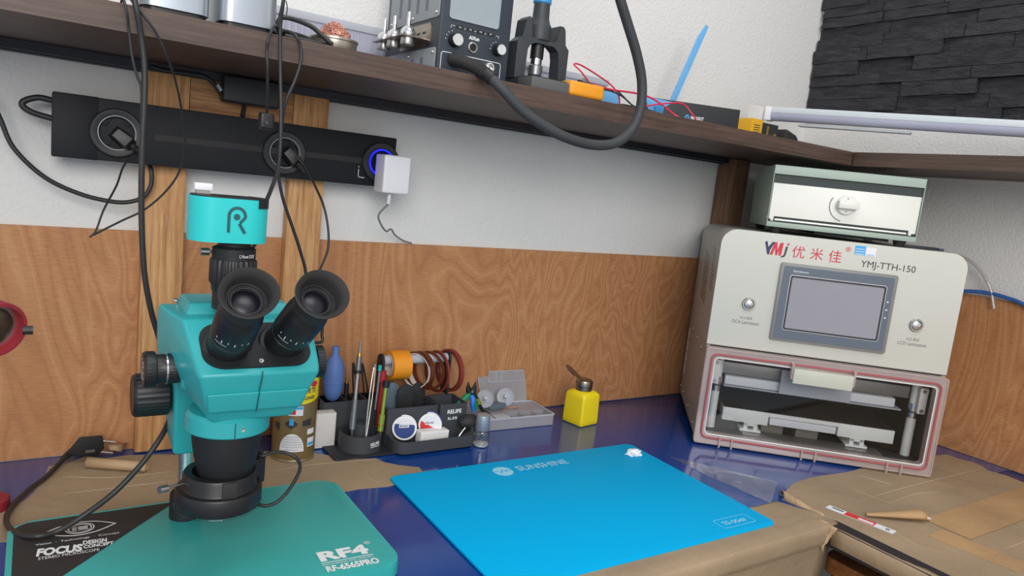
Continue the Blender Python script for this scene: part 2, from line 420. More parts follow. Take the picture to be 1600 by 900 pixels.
# posts
def post(x0, x1, y0, z1, m, label):
    return tag(obj('wooden_post', box(N(), x0, x1, y0, -.0002, .001, z1, bev=.0015), m), label, 'post')
post(-1.569, -1.511, -.022, .5925, 'pine', 'pale wooden post left of the teal camera, carrying the shelf')
post(-1.356, -1.298, -.022, .5925, 'pine', 'pale wooden post right of the eyepieces, carrying the shelf')
post(-.314, -.262, -.052, .5925, 'dpost', 'dark-stained wooden post in the corner behind the laminator')
tag(obj('wooden_crosspiece', box(N(), -1.5105, -1.3565, -.0215, -.0005, .533, .5925, bev=.0015), 'pineh'), 'short horizontal wooden block between the two pale posts', 'wood block')

tag(obj('wooden_crosspiece', box(N(), -1.500, -1.385, -.050, -.0225, .0012, .052, bev=.0015), 'pineh'), 'low horizontal wooden block on the desk behind the microscope, left of the can', 'wood block')

# shelves
SZ0, SZ1 = .594, .6235
tag(obj('wooden_shelf', prism(N(), [(-2.6, -.001), (-2.6, -.297), (-.237, -.297), (-.0015, -.001)], SZ0, SZ1, bev=.002), 'shelf'), 'long dark brown shelf board running along the back wall', 'shelf')
tag(obj('wooden_shelf', prism(N(), [(-.001, -.0035), (-.2355, -.2985), (-.236, -1.5), (-.001, -1.5)], SZ0, SZ1, bev=.002), 'shelfy'), 'dark brown shelf board on the right wall, above the green unit', 'shelf')
bm = N(); box(bm, -2.6, -1.572, -.018, -.0005, .5795, SZ0-.0005); box(bm, -1.295, -.32, -.018, -.0005, .5795, SZ0-.0005)
box(bm, -2.6, -.32, -.034, -.0225, .5815, SZ0-.0005)
tag(obj('shelf_batten', bm, 'batten'), 'black batten under the back edge of the long shelf', 'batten')

# ================================================================ KRAFT PAPER
def sheet(name, pxs, m, label, z=.0008, th=.0005, extra=None, cat='paper'):
    pts = [(atz(a, b, z).x, atz(a, b, z).y) for a, b in pxs]
    return tag(obj(name, prism(N(), pts, z-th, z), m), label, cat)
pl = [(-1.72, -.262), (-1.738, -.235), (-1.728, -.19)]
pts = [atz(a, b, .0008) for a, b in [(37, 783), (52, 770), (70, 748), (75, 729), (110, 722), (135, 713), (165, 716), (200, 711), (300, 710), (420, 705), (487, 708), (560, 717), (588, 716), (600, 722), (625, 727), (655, 730), (661, 738), (640, 750), (607, 760), (560, 764), (530, 770)]]
pts = [(min(p.x, -1.17), min(p.y, -.0015)) for p in pts]+[(-1.345, -.30), (-1.345, -.42), (-1.70, -.40), (atz(24, 846, 0).x, atz(24, 846, 0).y), (atz(-60, 853, 0).x, atz(-60, 853, 0).y), (-1.80, -.22), (-1.735, -.17)]
tag(obj('kraft_sheet', prism(N(), pts[::-1], .0002, .0009), 'kraft'), 'creased kraft paper lying under the microscope and cleaner can', 'paper')
# front sheet wrapping the bench edge
x0, x1 = -1.75, -.634
bm = N()
top = [(-1.75, -.60), (-1.30, -.57), (-1.18, -.52), (-1.05, -.50), (-.80, -.52)]
top += [(p.x, p.y) for p in (atz(1172, 794, 0), atz(1216, 783, 0), atz(1240, 790, 0), atz(1262, 797, 0), atz(1276, 803, 0), atz(1292, 809, 0))]
n = len(top)
rows = []
for i in range(40):
    x = x0+(x1-x0)*i/39
    # top edge y at this x
    yt = None
    for a, b in zip(top, top[1:]):
        if min(a[0], b[0])-1e-6 <= x <= max(a[0], b[0])+1e-6: yt = a[1]+(b[1]-a[1])*((x-a[0])/((b[0]-a[0]) or 1))
    if yt is None: yt = top[-1][1]
    j = .0015*mnoise.noise((x*18, 0, 0))
    zt = .0012 if x > -1.24 and x < -.75 else .0014
    prof = [(yt, .0004), (yt-.004, .0011), (-.60, .0011), (-.6255, .0012), (-.6280+j*.6, -.0010), (-.6285+j*.6, -.010), (-.6282+j, -.022), (-.6270, -.0285), (-.6215, -.0335+j), (-.6195, -.040+j), (-.613+.005*mnoise.noise((x*9, 2, 0)), -.10), (-.610+.010*mnoise.noise((x*7, 5, 0)), -.20), (-.61, -.40)]
    rows.append([bm.verts.new((x if k < 8 else x+.004*(k-7)*mnoise.noise((x*6, k, 0)), p[0], p[1])) for k, p in enumerate(prof)])
for A, B in zip(rows, rows[1:]):
    for k in range(len(A)-1): bm.faces.new((A[k], A[k+1], B[k+1], B[k]))
o = obj('kraft_sheet', bm, 'kraft', sharp=50); tag(o, 'kraft paper folded down over the front edge of the long worktop', 'paper')
md = o.modifiers.new('thickness', 'SOLIDIFY'); md.thickness = .0005; md.offset = 1
# right sheet
pr = [(1222, 780), (1229, 766), (1240, 755), (1262, 747), (1285, 743), (1323, 738), (1380, 722), (1452, 713), (1479, 710), (1499, 717), (1520, 722), (1537, 729), (1543, 735), (1572, 743), (1600, 754)]
pts = [atz(a, b, .001) for a, b in pr]; pts = [(p.x, p.y) for p in pts]+[(-.012, -.80), (-.012, -1.45), (-.6268, -1.45), (-.6268, -.80), (-.6268, -.70), (-.6268, -.625), (-.638, -.600)]
tag(obj('kraft_sheet', prism(N(), pts[::-1], .0002, .0011), 'kraft'), 'large kraft paper sheet on the right worktop, in front of the laminator', 'paper')
def creases(name, parent_label, cat, lines, r=.00055):
    for pts in lines:
        bm = N(); P = spline([atz(a, b, .0012) for a, b in pts], 6); n = len(P); rows = []
        for i, p in enumerate(P):
            d = (P[min(i+1, n-1)]-P[max(i-1, 0)]).normalized(); q = Vector((-d.y, d.x, 0)); t = math.sin(PI*i/(n-1))**.5
            rows.append([bm.verts.new(p+q*r*1.6*t), bm.verts.new(p+Vector((0, 0, r*t+.0001))), bm.verts.new(p-q*r*1.6*t)])
        for A, B in zip(rows, rows[1:]):
            for k in range(2): bm.faces.new((A[k], A[k+1], B[k+1], B[k]))
        obj(name, bm, 'kraft3', parent_label)
for sh in [o for o in C.objects if o.name.startswith('kraft_sheet')]:
    if 'under the microscope' in sh['label']: creases('crease', sh, '', [[(95, 745), (180, 746), (275, 736)], [(95, 772), (150, 766), (225, 757), (272, 751)], [(420, 737), (490, 726), (600, 717)], [(560, 722), (575, 745), (600, 758)]])
    if 'right worktop' in sh['label']: creases('crease', sh, '', [[(1330, 787), (1420, 760), (1539, 731)], [(1324, 760), (1360, 775), (1400, 788)], [(1380, 790), (1430, 772), (1475, 768)], [(1397, 832), (1430, 850), (1450, 865)], [(1340, 742), (1375, 752), (1395, 757)], [(1565, 858), (1590, 850), (1610, 840)]])
# crumpled flap at its left tip
bm = N(); rr = random.Random(5); g = []
c0, c1 = atz(1224, 779, .002), atz(1288, 806, .002)
for i in range(13):
    row = []
    for k in range(5):
        p = c0.lerp(c1, i/12)+Vector((.012, .016, 0))*(k/4-.2)*(1.4 if i < 6 else .7)
        hgt = .002+.010*math.sin(PI*k/4)*max(.15, 1-i/9)+.004*rr.random()*(1-i/14)
        row.append(bm.verts.new((p.x+.002*rr.random(), p.y+.002*rr.random(), hgt if 0 < k < 4 else .0015)))
    g.append(row)
for i in range(12):
    for k in range(4): bm.faces.new((g[i][k], g[i+1][k], g[i+1][k+1], g[i][k+1]))
o = obj('crumpled_flap', bm, 'kraft2', sharp=20); tag(o, 'crumpled torn corner of kraft paper beside the lower right corner of the blue mat', 'paper scrap')
o.modifiers.new('thickness', 'SOLIDIFY').thickness = .0005
# paper over the front rail of the right bench
bm = N(); rows = []
for i in range(40):
    y = -.632-.9*i/39; j = .0012*mnoise.noise((y*22, 1, 0)); tp = max(0, 1-i/9)
    wv = .008*tp*math.sin(i*1.3)
    prof = [(-.634-.019*tp+.001*(1-tp), -.001+wv*.2), (-.652, .0004), (-.6565+j, -.004), (-.657+j, -.015), (-.656+j, -.027), (-.650, -.0345)]
    rows.append([bm.verts.new((p[0], y, p[1])) for p in prof])
for A, B in zip(rows, rows[1:]):
    for k in range(len(A)-1): bm.faces.new((A[k], A[k+1], B[k+1], B[k]))
o = obj('kraft_edging', bm, 'kraft', sharp=50); tag(o, 'kraft paper strip wrapped over the front rail of the right worktop', 'paper'); o.modifiers.new('thickness', 'SOLIDIFY').thickness = .0005
# torn end of that strip
bm = N(); g = []; c0 = Vector((-.656, -.628, -.002)); rr = random.Random(8)
for i in range(7):
    row = []
    for k in range(6):
        row.append(bm.verts.new((-.660-.006*i/6+.006*rr.random(), -.612-.006*k+.004*rr.random()+.012*i/6, .004-.007*i-.001*k*rr.random())))
    g.append(row)
for i in range(6):
    for k in range(5): bm.faces.new((g[i][k], g[i+1][k], g[i+1][k+1], g[i][k+1]))
o = obj('crumpled_flap', bm, 'kraft2', sharp=20); tag(o, 'crumpled kraft paper end hanging in the angle between the two worktops', 'paper scrap'); o.modifiers.new('thickness', 'SOLIDIFY').thickness = .0005
# tapes, label strip and curled scrap on the right sheet
def strip_px(name, a, b, w_, m, label, z=.0017, cat='tape'):
    A, B = atz(*a, z), atz(*b, z); d = (B-A).normalized(); nn = Vector((-d.y, d.x, 0))*w_/2
    return tag(obj(name, prism(N(), [(v.x, v.y) for v in (A-nn, B-nn, B+nn, A+nn)], z-.0004, z), m), label, cat)
strip_px('parcel_tape', (1460, 832), (1600, 888), .050, 'tape', 'wide strip of brown tape across the lower right of the kraft sheet')
strip_px('parcel_tape', (1478, 826), (1640, 770), .075, 'tape', 'wide piece of brown tape at the far right of the kraft sheet', .0022)
A, B = atz(1293, 791, .0018), atz(1398, 832, .0018); d = (B-A).normalized(); nn = Vector((-d.y, d.x, 0))
T = frame((A+B)/2, d, nn, Vector((0, 0, 1))); L = (B-A).length
t = thing('adhesive_label', 'white and red adhesive label strip on the kraft paper, front right', 'label', (A+B)/2)
obj('label_base', box(N(), -L/2, L/2, -.008, .008, -.0005, .0002, T), 'white', t)
obj('red_field', box(N(), -L*.22, L*.22, -.008, .008, .0002, .0005, T), 'labred', t)
obj('white_field', box(N(), -L*.02, L*.20, -.0055, .002, .0005, .0007, T), 'white', t)
obj('print', box(N(), -L*.43, -L*.26, .0005, .0045, .0002, .0004, T), 'ink', t)
txt('print', '8', T @ Matrix.Translation((L*.40, 0, .0003)), .006, .008, 'ink', t)
A, B = atz(1352, 806, .003), atz(1440, 812, .003)
bm = N(); rows = []
for i in range(12):
    p = A.lerp(B, i/11); d = (B-A).normalized(); nn = Vector((-d.y, d.x, 0)); row = []
    rad = .003+.0075*i/11
    for k in range(9):
        a = -.6+PI*1.35*k/8; row.append(bm.verts.new(p+nn*rad*math.cos(a)*1.2+Vector((0, 0, rad*.8+rad*.8*math.sin(a)))))
    rows.append(row)
for P_, Q in zip(rows, rows[1:]):
    for k in range(8): bm.faces.new((P_[k], P_[k+1], Q[k+1], Q[k]))
t = thing('curled_tape', 'curled up piece of brown tape right of the white and red label', 'tape scrap', (A+B)/2)
o = obj('tape_curl', bm, 'tape', t, sharp=60); o.modifiers.new('thickness', 'SOLIDIFY').thickness = .0004
obj('white_end', prism(N(), [(-.004, -.008), (.014, -.004), (.012, .007), (-.002, .004)], .004, .0045, frame(B, (B-A).normalized(), Vector((0, 0, 1)).cross((B-A).normalized()), Vector((0, 0, 1)))), 'white', t)
# wooden thing below the right bench
t = thing('wooden_cabinet', 'varnished orange wooden cabinet, black box as the dark below, under the right worktop', 'cabinet', (-.4, -.9, -.8))
obj('cabinet_top', prism(N(), rrect(-.552, -.20, -1.30, -.565, .02), -.128, -.10, bev=.004), 'redwood', t)
obj('dark_below_box', box(N(), -.54, -.21, -1.28, -.58, -.80, -.1285), 'blk', t)  # black box stands in for the dark space beneath the board

# rolled paper scraps beside the plug
def roll(a, b, r, label, m='kraft2'):
    A, B = atz(*a, r+.001), atz(*b, r+.001); T, L = along(A, B)
    bm = N(); pr = [(r*(.55+.45*i/26)*math.cos(i*.42), r*(.55+.45*i/26)*math.sin(i*.42)) for i in range(27)]
    ro = [bm.verts.new(T @ Vector((x, y, 0))) for x, y in pr]; r2 = [bm.verts.new(T @ Vector((x*1.05, y*.9, L))) for x, y in pr]
    for i in range(26): bm.faces.new((ro[i], ro[i+1], r2[i+1], r2[i]))
    o = obj('paper_roll', bm, m, sharp=60); o.modifiers.new('thickness', 'SOLIDIFY').thickness = .0004; return tag(o, label, 'paper scrap')
roll((137, 722), (230, 729), .0085, 'small rolled piece of kraft paper lying right of the black plug')
bm = N(); a, b, c_, d_ = atz(167, 692, .02), atz(198, 695, .02), atz(190, 706, .004), atz(176, 702, .004)
a, b, c_, d_ = at(165, 693, -.012), at(199, 692, -.010), at(190, 706, -.022), at(172, 703, -.026)
e_ = (a+b+c_+d_)/4+Vector((0, -.006, .004)); vs = [bm.verts.new(v) for v in (a, b, c_, d_)]; e0 = bm.verts.new(e_)
for i in range(4): bm.faces.new((vs[i], vs[(i+1) % 4], e0))
o = obj('paper_scrap', bm, 'kraft2', sharp=20); o.modifiers.new('thickness', 'SOLIDIFY').thickness = .0005; tag(o, 'small torn kraft flap standing up behind the black plug', 'paper scrap')

# ================================================================ MICROSCOPE
ms = thing('stereo_microscope', 'teal and black trinocular stereo microscope on a teal base plate, left', 'microscope', (-1.528, -.375, 0))
BZ = .020
obj('base_plate', prism(N(), rrect(-1.725, -1.332, -.502, -.250, .022), .0012, BZ, bev=.004), 'tealbase', ms)
TD = frame((0, 0, BZ), (1, 0, 0), (0, 1, 0), (0, 0, 1))
tri = [p for p in rrect(-1.719, -1.335, -.60, -.2545, .018) if p[1] > -.3 and p[0] < -1.6]
obj('black_field', flat(N(), [(-1.546, -.2545)]+tri+[(-1.719, -.440)], TD, .0002), 'rubber', ms, 'black printed corner of the teal base')
def dtext(name, s, quad, m, parent, z, bold=0, shear=0):
    """lettering on a level surface: quad = TL, TR, BR, BL"""
    q = [atz(*p, z) for p in quad]; c = sum(q, Vector())/4
    wd_ = ((q[1]-q[0]).length+(q[2]-q[3]).length)/2; d = ((q[1]+q[2])-(q[0]+q[3])).normalized(); e = Vector((0, 0, 1)).cross(d)
    hg = abs(((q[0]+q[1])/2-(q[3]+q[2])/2).dot(e))
    return txt(name, s, frame(c, d, e, (0, 0, 1)), wd_, hg, m, parent, bold, shear, ext=.0006)
dtext('lettering', 'RF4', [(495, 864), (572, 850), (576, 865), (500, 879)], 'print_', ms, BZ, .05)
dtext('lettering', '®', [(568, 847), (577, 845), (578, 850), (569, 852)], 'print_', ms, BZ)
a, b = atz(502, 881, BZ), atz(582, 866, BZ)
obj('printed_line', stroke(N(), [(a.x, a.y), (b.x, b.y)], .0014, TD), 'print_', ms)
dtext('lettering', 'FOCUS DESIGN AND CONCEPT', [(504, 883), (583, 868), (584, 870.5), (505, 885.5)], 'print_', ms, BZ)
dtext('lettering', 'RF-6565PRO', [(508, 886), (590, 871), (593, 880), (512, 895)], 'print_', ms, BZ, .04)
dtext('lettering', 'FOCUS', [(57, 859), (127, 850), (131, 862), (58, 870)], 'print_', ms, BZ, .05)
dtext('lettering', 'DESIGN', [(129, 846), (166, 841), (168, 847), (130, 852)], 'print_', ms, BZ, .04)
dtext('lettering', 'CONCEPT', [(130, 853), (177, 846), (178, 851), (131, 858)], 'print_', ms, BZ, .04)
dtext('lettering', 'STEREO MICROSCOPE', [(59, 872), (155, 857), (156, 861), (60, 876)], 'print_', ms, BZ)
dtext('lettering', 'Vision  ·  Technology  ·  Concept', [(55, 851), (186, 831), (187, 834.5), (56, 854.5)], 'print_', ms, BZ)
c = atz(123, 827, BZ); bm = N()
e0, e1 = atz(66, 835, BZ), atz(181, 818, BZ); R_ = (e1-e0).length/2; dd = (e1-e0).normalized(); TE = frame((e0+e1)/2+Vector((0, 0, 0)), dd, Vector((0, 0, 1)).cross(dd), (0, 0, 1))
stroke(bm, [(-R_, 0), (-R_*.5, .012), (0, .0165), (R_*.5, .012), (R_, 0)], .0016, TE, .0006); stroke(bm, [(-R_, 0), (-R_*.5, -.012), (0, -.0165), (R_*.5, -.012), (R_, 0)], .0018, TE, .0006)
stroke(bm, circle(0, 0, .0145, .0125), .0012, TE, .0007, True, smooth=False); stroke(bm, circle(0, 0, .0118, .0100), .0012, TE, .0007, True, smooth=False)
for k in range(7): stroke(bm, [(-.001+k*.0014, -.005), (-.001+k*.0014, .005)], .0008, TE, .0007)
for k in range(5): stroke(bm, [(-.008, -.005+k*.0022), (-.003, -.005+k*.0024)], .0009, TE, .0007)
obj('eye_logo', bm, 'print_', ms)
# pole, foot, focus block
bm = N(); cyl(bm, (-1.5415, -.290, BZ-.001), (-1.5415, -.290, .262), .0088); obj('pole', bm, 'chrome', ms)
bm = N(); lathe(bm, [(0, BZ-.001), (.0185, BZ-.001), (.0185, .050), (.0175, .052), (0, .052)], Matrix.Translation((-1.5405, -.296, 0))); obj('pole_foot', bm, 'blkm', ms)
obj('focus_block', hull(N(), [(x, y, z) for x, y, z in [(-1.570, -.37, .215), (-1.570, -.268, .215), (-1.500, -.37, .215), (-1.500, -.268, .215), (-1.566, -.352, .124), (-1.562, -.275, .124), (-1.505, -.352, .124), (-1.505, -.275, .124), (-1.57, -.36, .262), (-1.50, -.36, .262), (-1.57, -.28, .262), (-1.50, -.28, .262)]], .004), 'teal', ms)
def knob(p, r, ln, name='focus_knob', m='blk', lb=None, ribs=30, face='rubber'):
    T, _ = along(p, (p[0]-1, p[1], p[2]))
    o = obj(name, lathe(N(), [(0, 0), (r*.93, 0), (r, .002), (r, ln-.004), (r*.93, ln-.001), (r*.86, ln), (0, ln-.0012)], T, 72, ribs, .012), m, ms, lb, sharp=30); return o
k = knob((-1.571, -.335, .1945), .0245, .038)
k2 = knob((-1.497, -.335, .1945), .0245, -.038)
HX = -1.512
# head
body = [(.059, -.508, .264), (.0655, -.443, .3060), (.079, -.372, .3085), (.076, -.352, .255), (.049, -.492, .229), (.041, -.478, .206), (.041, -.395, .206), (.078, -.385, .252), (.066, -.452, .262)]
obj('head', hull(N(), [(HX+s*x, y, z) for x, y, z in body for s in (-1, 1)], .0035), 'teal', ms)
obj('front_ledge', hull(N(), [(HX+s*x, y, z) for x, y, z in [(.050, -.503, .243), (.046, -.494, .221), (.052, -.47, .243), (.048, -.46, .221)] for s in (-1, 1)], .003), 'teal', ms)
obj('rear_housing', hull(N(), [(HX-.004+s*x, y, z) for x, y, z in [(.056, -.425, .304), (.050, -.417, .3175), (.056, -.355, .304), (.050, -.361, .3175)] for s in (-1, 1)], .003), 'teal', ms)
# side bosses with zoom knobs
for s in (-1, 1):
    x = HX+s*.0615; KL = .036 if s < 0 else .020
    T, L = along((x-s*.012, -.425, .250), (x+s*.002, -.425, .250))
    obj('knob_boss', lathe(N(), [(0, 0), (.026, 0), (.0255, L*.6), (.0215, L), (0, L)], T, 40), 'teal', ms)
    T, L = along((x+s*.002, -.425, .250), (x+s*KL, -.425, .250))
    kb = obj('zoom_knob', lathe(N(), [(0, 0), (.0150, 0), (.0155, .004), (.0155, .013), (.0150, .014), (.0150, .022), (.0180, .023), (.0185, .025), (.0185, L-.002), (.0172, L), (0, L-.0006)], T, 72, 36, .01), 'blk', ms, sharp=30)
    obj('silver_ring', lathe(N(), [(.0150, .012), (.0162, .012), (.0162, .0135), (.0150, .0135)], T, 40), 'chrome', kb)
    Tf = T @ Matrix.Translation((0, 0, L-.0003)) @ Matrix.Rotation(PI/2, 4, 'Z')
    if s < 0: txt('lettering', 'ZOOM', Tf @ Matrix.Translation((0, .004, .0003)), .022, .006, 'print_', kb, .03); txt('lettering', '6.5-65', Tf @ Matrix.Translation((0, -.005, .0003)), .020, .005, 'print_', kb, .02)
# slanted black face plate with eyepieces
PE = Vector((0, .840, .543)); PN = Vector((0, -.543, .840))
TP = frame((HX, -.508, .2645), (1, 0, 0), PE, PN)
obj('eyepiece_plate', prism(N(), rrect(-.0535, .0535, .007, .068, .021, 10), -.003, .0022, TP, bev=.001), 'blkm', ms)
obj('plate_screw', lathe(N(), [(0, 0), (.0027, 0), (.0027, .001), (.0015, .0012), (0, .0004)], TP @ Matrix.Translation((0.001, .0135, .0022)), 20), 'chrome', ms)
bm = N(); TF = frame((HX, 0, 0), (1, 0, 0), (0, 0, 1), (0, -1, 0))
tube(bm, [(HX, -.5072, .2660), (HX-.0005, -.5085, .2610), (HX-.001, -.502, .2440)], .0006, 6, 3); tube(bm, [(HX-.001, -.5035, .2430), (HX-.001, -.4950, .2200)], .0006, 6, 3, False)
obj('seam', bm, 'seam', ms)
def eyepiece(p0, p1):
    T, L = along(p0, p1)
    e = obj('eyepiece', lathe(N(), [(0, -.006), (.0248, -.006), (.0248, .001), (.0238, .003), (.0205, .0045), (.0200, .010), (.0200, .024), (.0208, .025), (.0208, .029), (.0202, .0295), (.0202, .031), (.0212, .032), (.0212, .066), (.0205, .068), (.0205, .072), (.0190, .074), (.0185, .088), (.0120, .088), (.0, .080)], T, 64), 'blk', ms)
    # winged rubber eye cup: one side rises higher
    bm = N(); n = 56; rows = []
    prof = [(.0192, .080), (.0200, .090), (.0222, .098), (.0250, .1055), (.0257, .107), (.0248, .108), (.0205, .1045), (.0192, .1005), (.0180, .094), (.0130, .0925), (.0125, .088)]
    for r, z in prof:
        row = []
        for i in range(n):
            a = 2*PI*i/n; k = max(0, (z-.094)/.0165)
            wing = .0055*k*math.cos(a-.6)
            row.append(bm.verts.new(T @ Vector((r*(1+.04*k*math.cos(2*a))*math.cos(a), r*math.sin(a), z+wing))))
        rows.append(row)
    for A, B in zip(rows, rows[1:]):
        for i in range(n): bm.faces.new((A[i], A[(i+1) % n], B[(i+1) % n], B[i]))
    obj('eye_cup', bm, 'rubber', e)
    obj('lens', lathe(N(), [(.0136, .0885), (.010, .0905), (.005, .0917), (0, .092)], T, 32), 'lens', e)
    bm = N(); torus(bm, .0160, .0007, T @ Matrix.Translation((0, 0, .0948))); torus(bm, .0145, .0006, T @ Matrix.Translation((0, 0, .0935)));  obj('inner_ring', bm, 'blk', e)
    # engraved scale marks facing the user
    az = T.inverted().to_3x3() @ Vector((-.25, -.9, -.3)); a0 = math.atan2(az.y, az.x)
    bm = N()
    for i in range(6):
        a = a0-.75+i*.3; z0, h = (.041, .005) if i % 2 else (.044, .0025)
        r = .02135; q = [T @ Vector((r*math.cos(a+da), r*math.sin(a+da), zz)) for da, zz in ((-.02, z0), (.02, z0), (.02, z0+h), (-.02, z0+h))]
        bm.faces.new([bm.verts.new(v) for v in q])
    vs_ = []
    for i in range(8):
        a = a0-.8+i*.09; r = .02135
        vs_.append((bm.verts.new(T @ Vector((r*math.cos(a), r*math.sin(a), .0385))), bm.verts.new(T @ Vector((r*math.cos(a), r*math.sin(a), .0391)))))
    for A, B in zip(vs_, vs_[1:]): bm.faces.new((A[0], B[0], B[1], A[1]))
    obj('scale_marks', bm, 'print_', e)
eyepiece((-1.5405, -.478, .284), (-1.5415, -.554, .351))
eyepiece((-1.4850, -.474, .284), (-1.4735, -.552, .351))
# nose: teal collar, black cone, ring light
AXX, AXY = -1.5275, -.440
TA = Matrix.Translation((AXX, AXY, 0))
nc = obj('nose_collar', lathe(N(), [(0, .1870), (.0415, .1870), (.0428, .1885), (.0428, .2045), (.0415, .2060), (.039, .208), (0, .208)], TA, 64), 'teal', ms)
bm = N(); tube(bm, [(AXX-.002, AXY-.0430, .1885), (AXX-.002, AXY-.0430, .2045)], .0005, 6, 2, False); obj('seam', bm, 'seam', nc)
obj('set_screw', lathe(N(), [(0, 0), (.002, 0), (.002, .0006), (0, .0002)], along((AXX+.006, AXY-.0425, .197), (AXX+.006, AXY-.06, .197))[0], 16), 'chrome', nc)
obj('collar_thumbscrew', cyl(N(), (AXX+.036, AXY+.012, .203), (AXX+.0495, AXY+.006, .203), .0045), 'chrome', ms)
obj('objective_cone', lathe(N(), [(0, .1320), (.0240, .1320), (.0265, .1340), (.0285, .140), (.0325, .156), (.0350, .172), (.0362, .1871), (0, .1871)], TA, 64), 'blkm', ms)
AXX = -1.5325; TA = Matrix.Translation((AXX, AXY, .018))
rl = obj('ring_light', lathe(N(), [(.0265, .084), (.0430, .084), (.0440, .087), (.0440, .101), (.0430, .103), (.0385, .104), (.0375, .1055), (.0375, .118), (.036, .1205), (.0285, .1205), (.0275, .118), (.0275, .090), (.0265, .084)], TA, 72), 'blk', ms)
obj('diffuser_rim', lathe(N(), [(.0262, .0822), (.0450, .0822), (.0455, .0832), (.0450, .0842), (.0262, .0842), (.0262, .0822)], TA, 64), 'pane', rl)
obj('front_tab', box(N(), -.0075, .0075, -.0012, .0012, -.0085, .0085, frame((AXX+.002, AXY-.0385, .130), (1, 0, 0), (0, 1, 0), (0, 0, 1)), .0006), 'rubber', rl)
th = obj('thumbscrew', cyl(N(), (AXX-.033, AXY-.004, .130), (AXX-.056, AXY-.014, .131), .0014), 'steel', rl)
obj('thumbscrew_head', cyl(N(), (AXX-.054, AXY-.0132, .1308), (AXX-.062, AXY-.0166, .1314), .0038), 'steel', th)
TB = frame((AXX, AXY, 0), (.88, .47, 0), (-.47, .88, 0), (0, 0, 1))
cb = obj('control_box', box(N(), .026, .051, -.014, .016, .112, .142, TB, .002), 'blkm', rl)
TBT = TB @ Matrix.Translation((.039, 0, .1422)) @ Matrix.Rotation(-PI/2, 4, 'Z')
txt('lettering', 'LED', TBT @ Matrix.Translation((0, .006, 0)), .014, .005, 'print_', cb, .03)
for k in range(5): obj('dial_mark', box(N(), -.010+k*.0045, -.009+k*.0045, -.009, -.002, 0, .0003, TBT), 'print_', cb)
pu = at(400, 717, -.43)
obj('light_lead', tube(N(), [(AXX+.034, AXY+.022, .150), at(408, 712, -.435), at(425, 707, -.435), at(445, 707, -.435), at(462, 715, -.44), at(469, 728, -.44), at(464, 745, -.44), at(448, 770, -.44), at(430, 786, -.44), at(410, 790, -.437), (AXX+.030, AXY-.002, .1010)], .0020), 'cable', rl)
obj('lead_plug', box(N(), -.004, .004, -.003, .003, 0, .018, along((AXX+.033, AXY+.020, .150), at(412, 712, -.435))[0], .001), 'blk', rl)
# trinocular port, camera adapter, camera
cx, cy = -1.529, -.435
T = Matrix.Translation((cx, cy, 0))
ca = obj('camera_adapter', lathe(N(), [(0, .316), (.0195, .316), (.0195, .334), (.0205, .335), (.0215, .342), (.0225, .343), (.0225, .344), (0, .344)], T, 48), 'blk', ms)
obj('ribbed_ring', lathe(N(), [(0, .343), (.0222, .343), (.0230, .345), (.0230, .366), (.0222, .368), (0, .368)], T, 96, 24, .02), 'blk', ca, sharp=25)
obj('mount_ring', lathe(N(), [(0, .368), (.0215, .368), (.0215, .3795), (.0185, .381), (.0165, .382), (.0165, .3875), (0, .3875)], T, 48), 'blkm', ca)
Tm = frame((cx+.008, cy-.0203, .3735), Vector((.93, .37, 0)), (0, 0, 1), Vector((.37, -.93, 0)))
txt('lettering', 'C-Mount 0.5X', Tm, .017, .0035, 'print_', ca)
s1 = obj('clamp_screw', cyl(N(), (cx-.019, cy, .375), (cx-.027, cy-.002, .375), .0013), 'steel', ca)
obj('screw_head', cyl(N(), (cx-.025, cy-.002, .375), (cx-.0335, cy-.003, .375), .0038, n=20), 'steel', s1)
cq = -1.537
cc = obj('camera_housing', prism(N(), rrect(cq-.0385, cq+.0385, -.4605, -.4125, .0235, 12), .3872, .4318, bev=.0015), 'cyan', ms, 'turquoise camera housing with rounded ends')
obj('camera_lid', prism(N(), rrect(cq-.0370, cq+.0370, -.459, -.414, .022, 12), .4315, .4330, bev=.0004), 'blkm', cc)
obj('side_cover', prism(N(), [p for p in rrect(cq-.0391, cq+.0391, -.4611, -.4119, .0238, 12) if p[0] > cq+.022], .4235, .4332), 'blkm', cc)
bm = N(); box(bm, -1.566, -1.553, -.424, -.415, .433, .4365); us = obj('usb_plug', bm, 'steel', cc)
obj('plug_shell', box(N(), -1.568, -1.551, -.4255, -.4135, .4365, .4435, bev=.0006), 'white', us)
TL = frame((-1.5335, -.4607, .4105), (1, 0, 0), (0, 0, 1), (0, -1, 0))
bm = N(); pr = [(-.0078, -.0125), (-.0078, .0045)]+[(.0078*math.cos(a)*1.0, .0045+.0080*math.sin(a)) for a in [PI-.3*i for i in range(1, 12)]]+[(.0030, -.0025)]
stroke(bm, pr, .0030, TL, .0002, k=3); stroke(bm, [(.0022, -.0030), (.0082, -.0128)], .0032, TL, .0002)
flat(bm, circle(-.0002, .0035, .0032, n=20), TL, .0002); obj('r_logo', bm, 'seam', cc)
T = frame((HX-.022, -.447, .3150), (1, 0, 0), Vector((0, .995, .01)), (0, 0, 1))
txt('lettering', 'RF4', T @ Matrix.Translation((0, .004, .0)), .016, .008, 'print_', ms, .03)
obj('head_screw', lathe(N(), [(0, 0), (.003, 0), (.003, .0015), (.0015, .002), (0, .001)], Matrix.Translation((HX-.061, -.372, .3115)), 18), 'chrome', ms)
tag(ms, ms['label'], 'microscope')

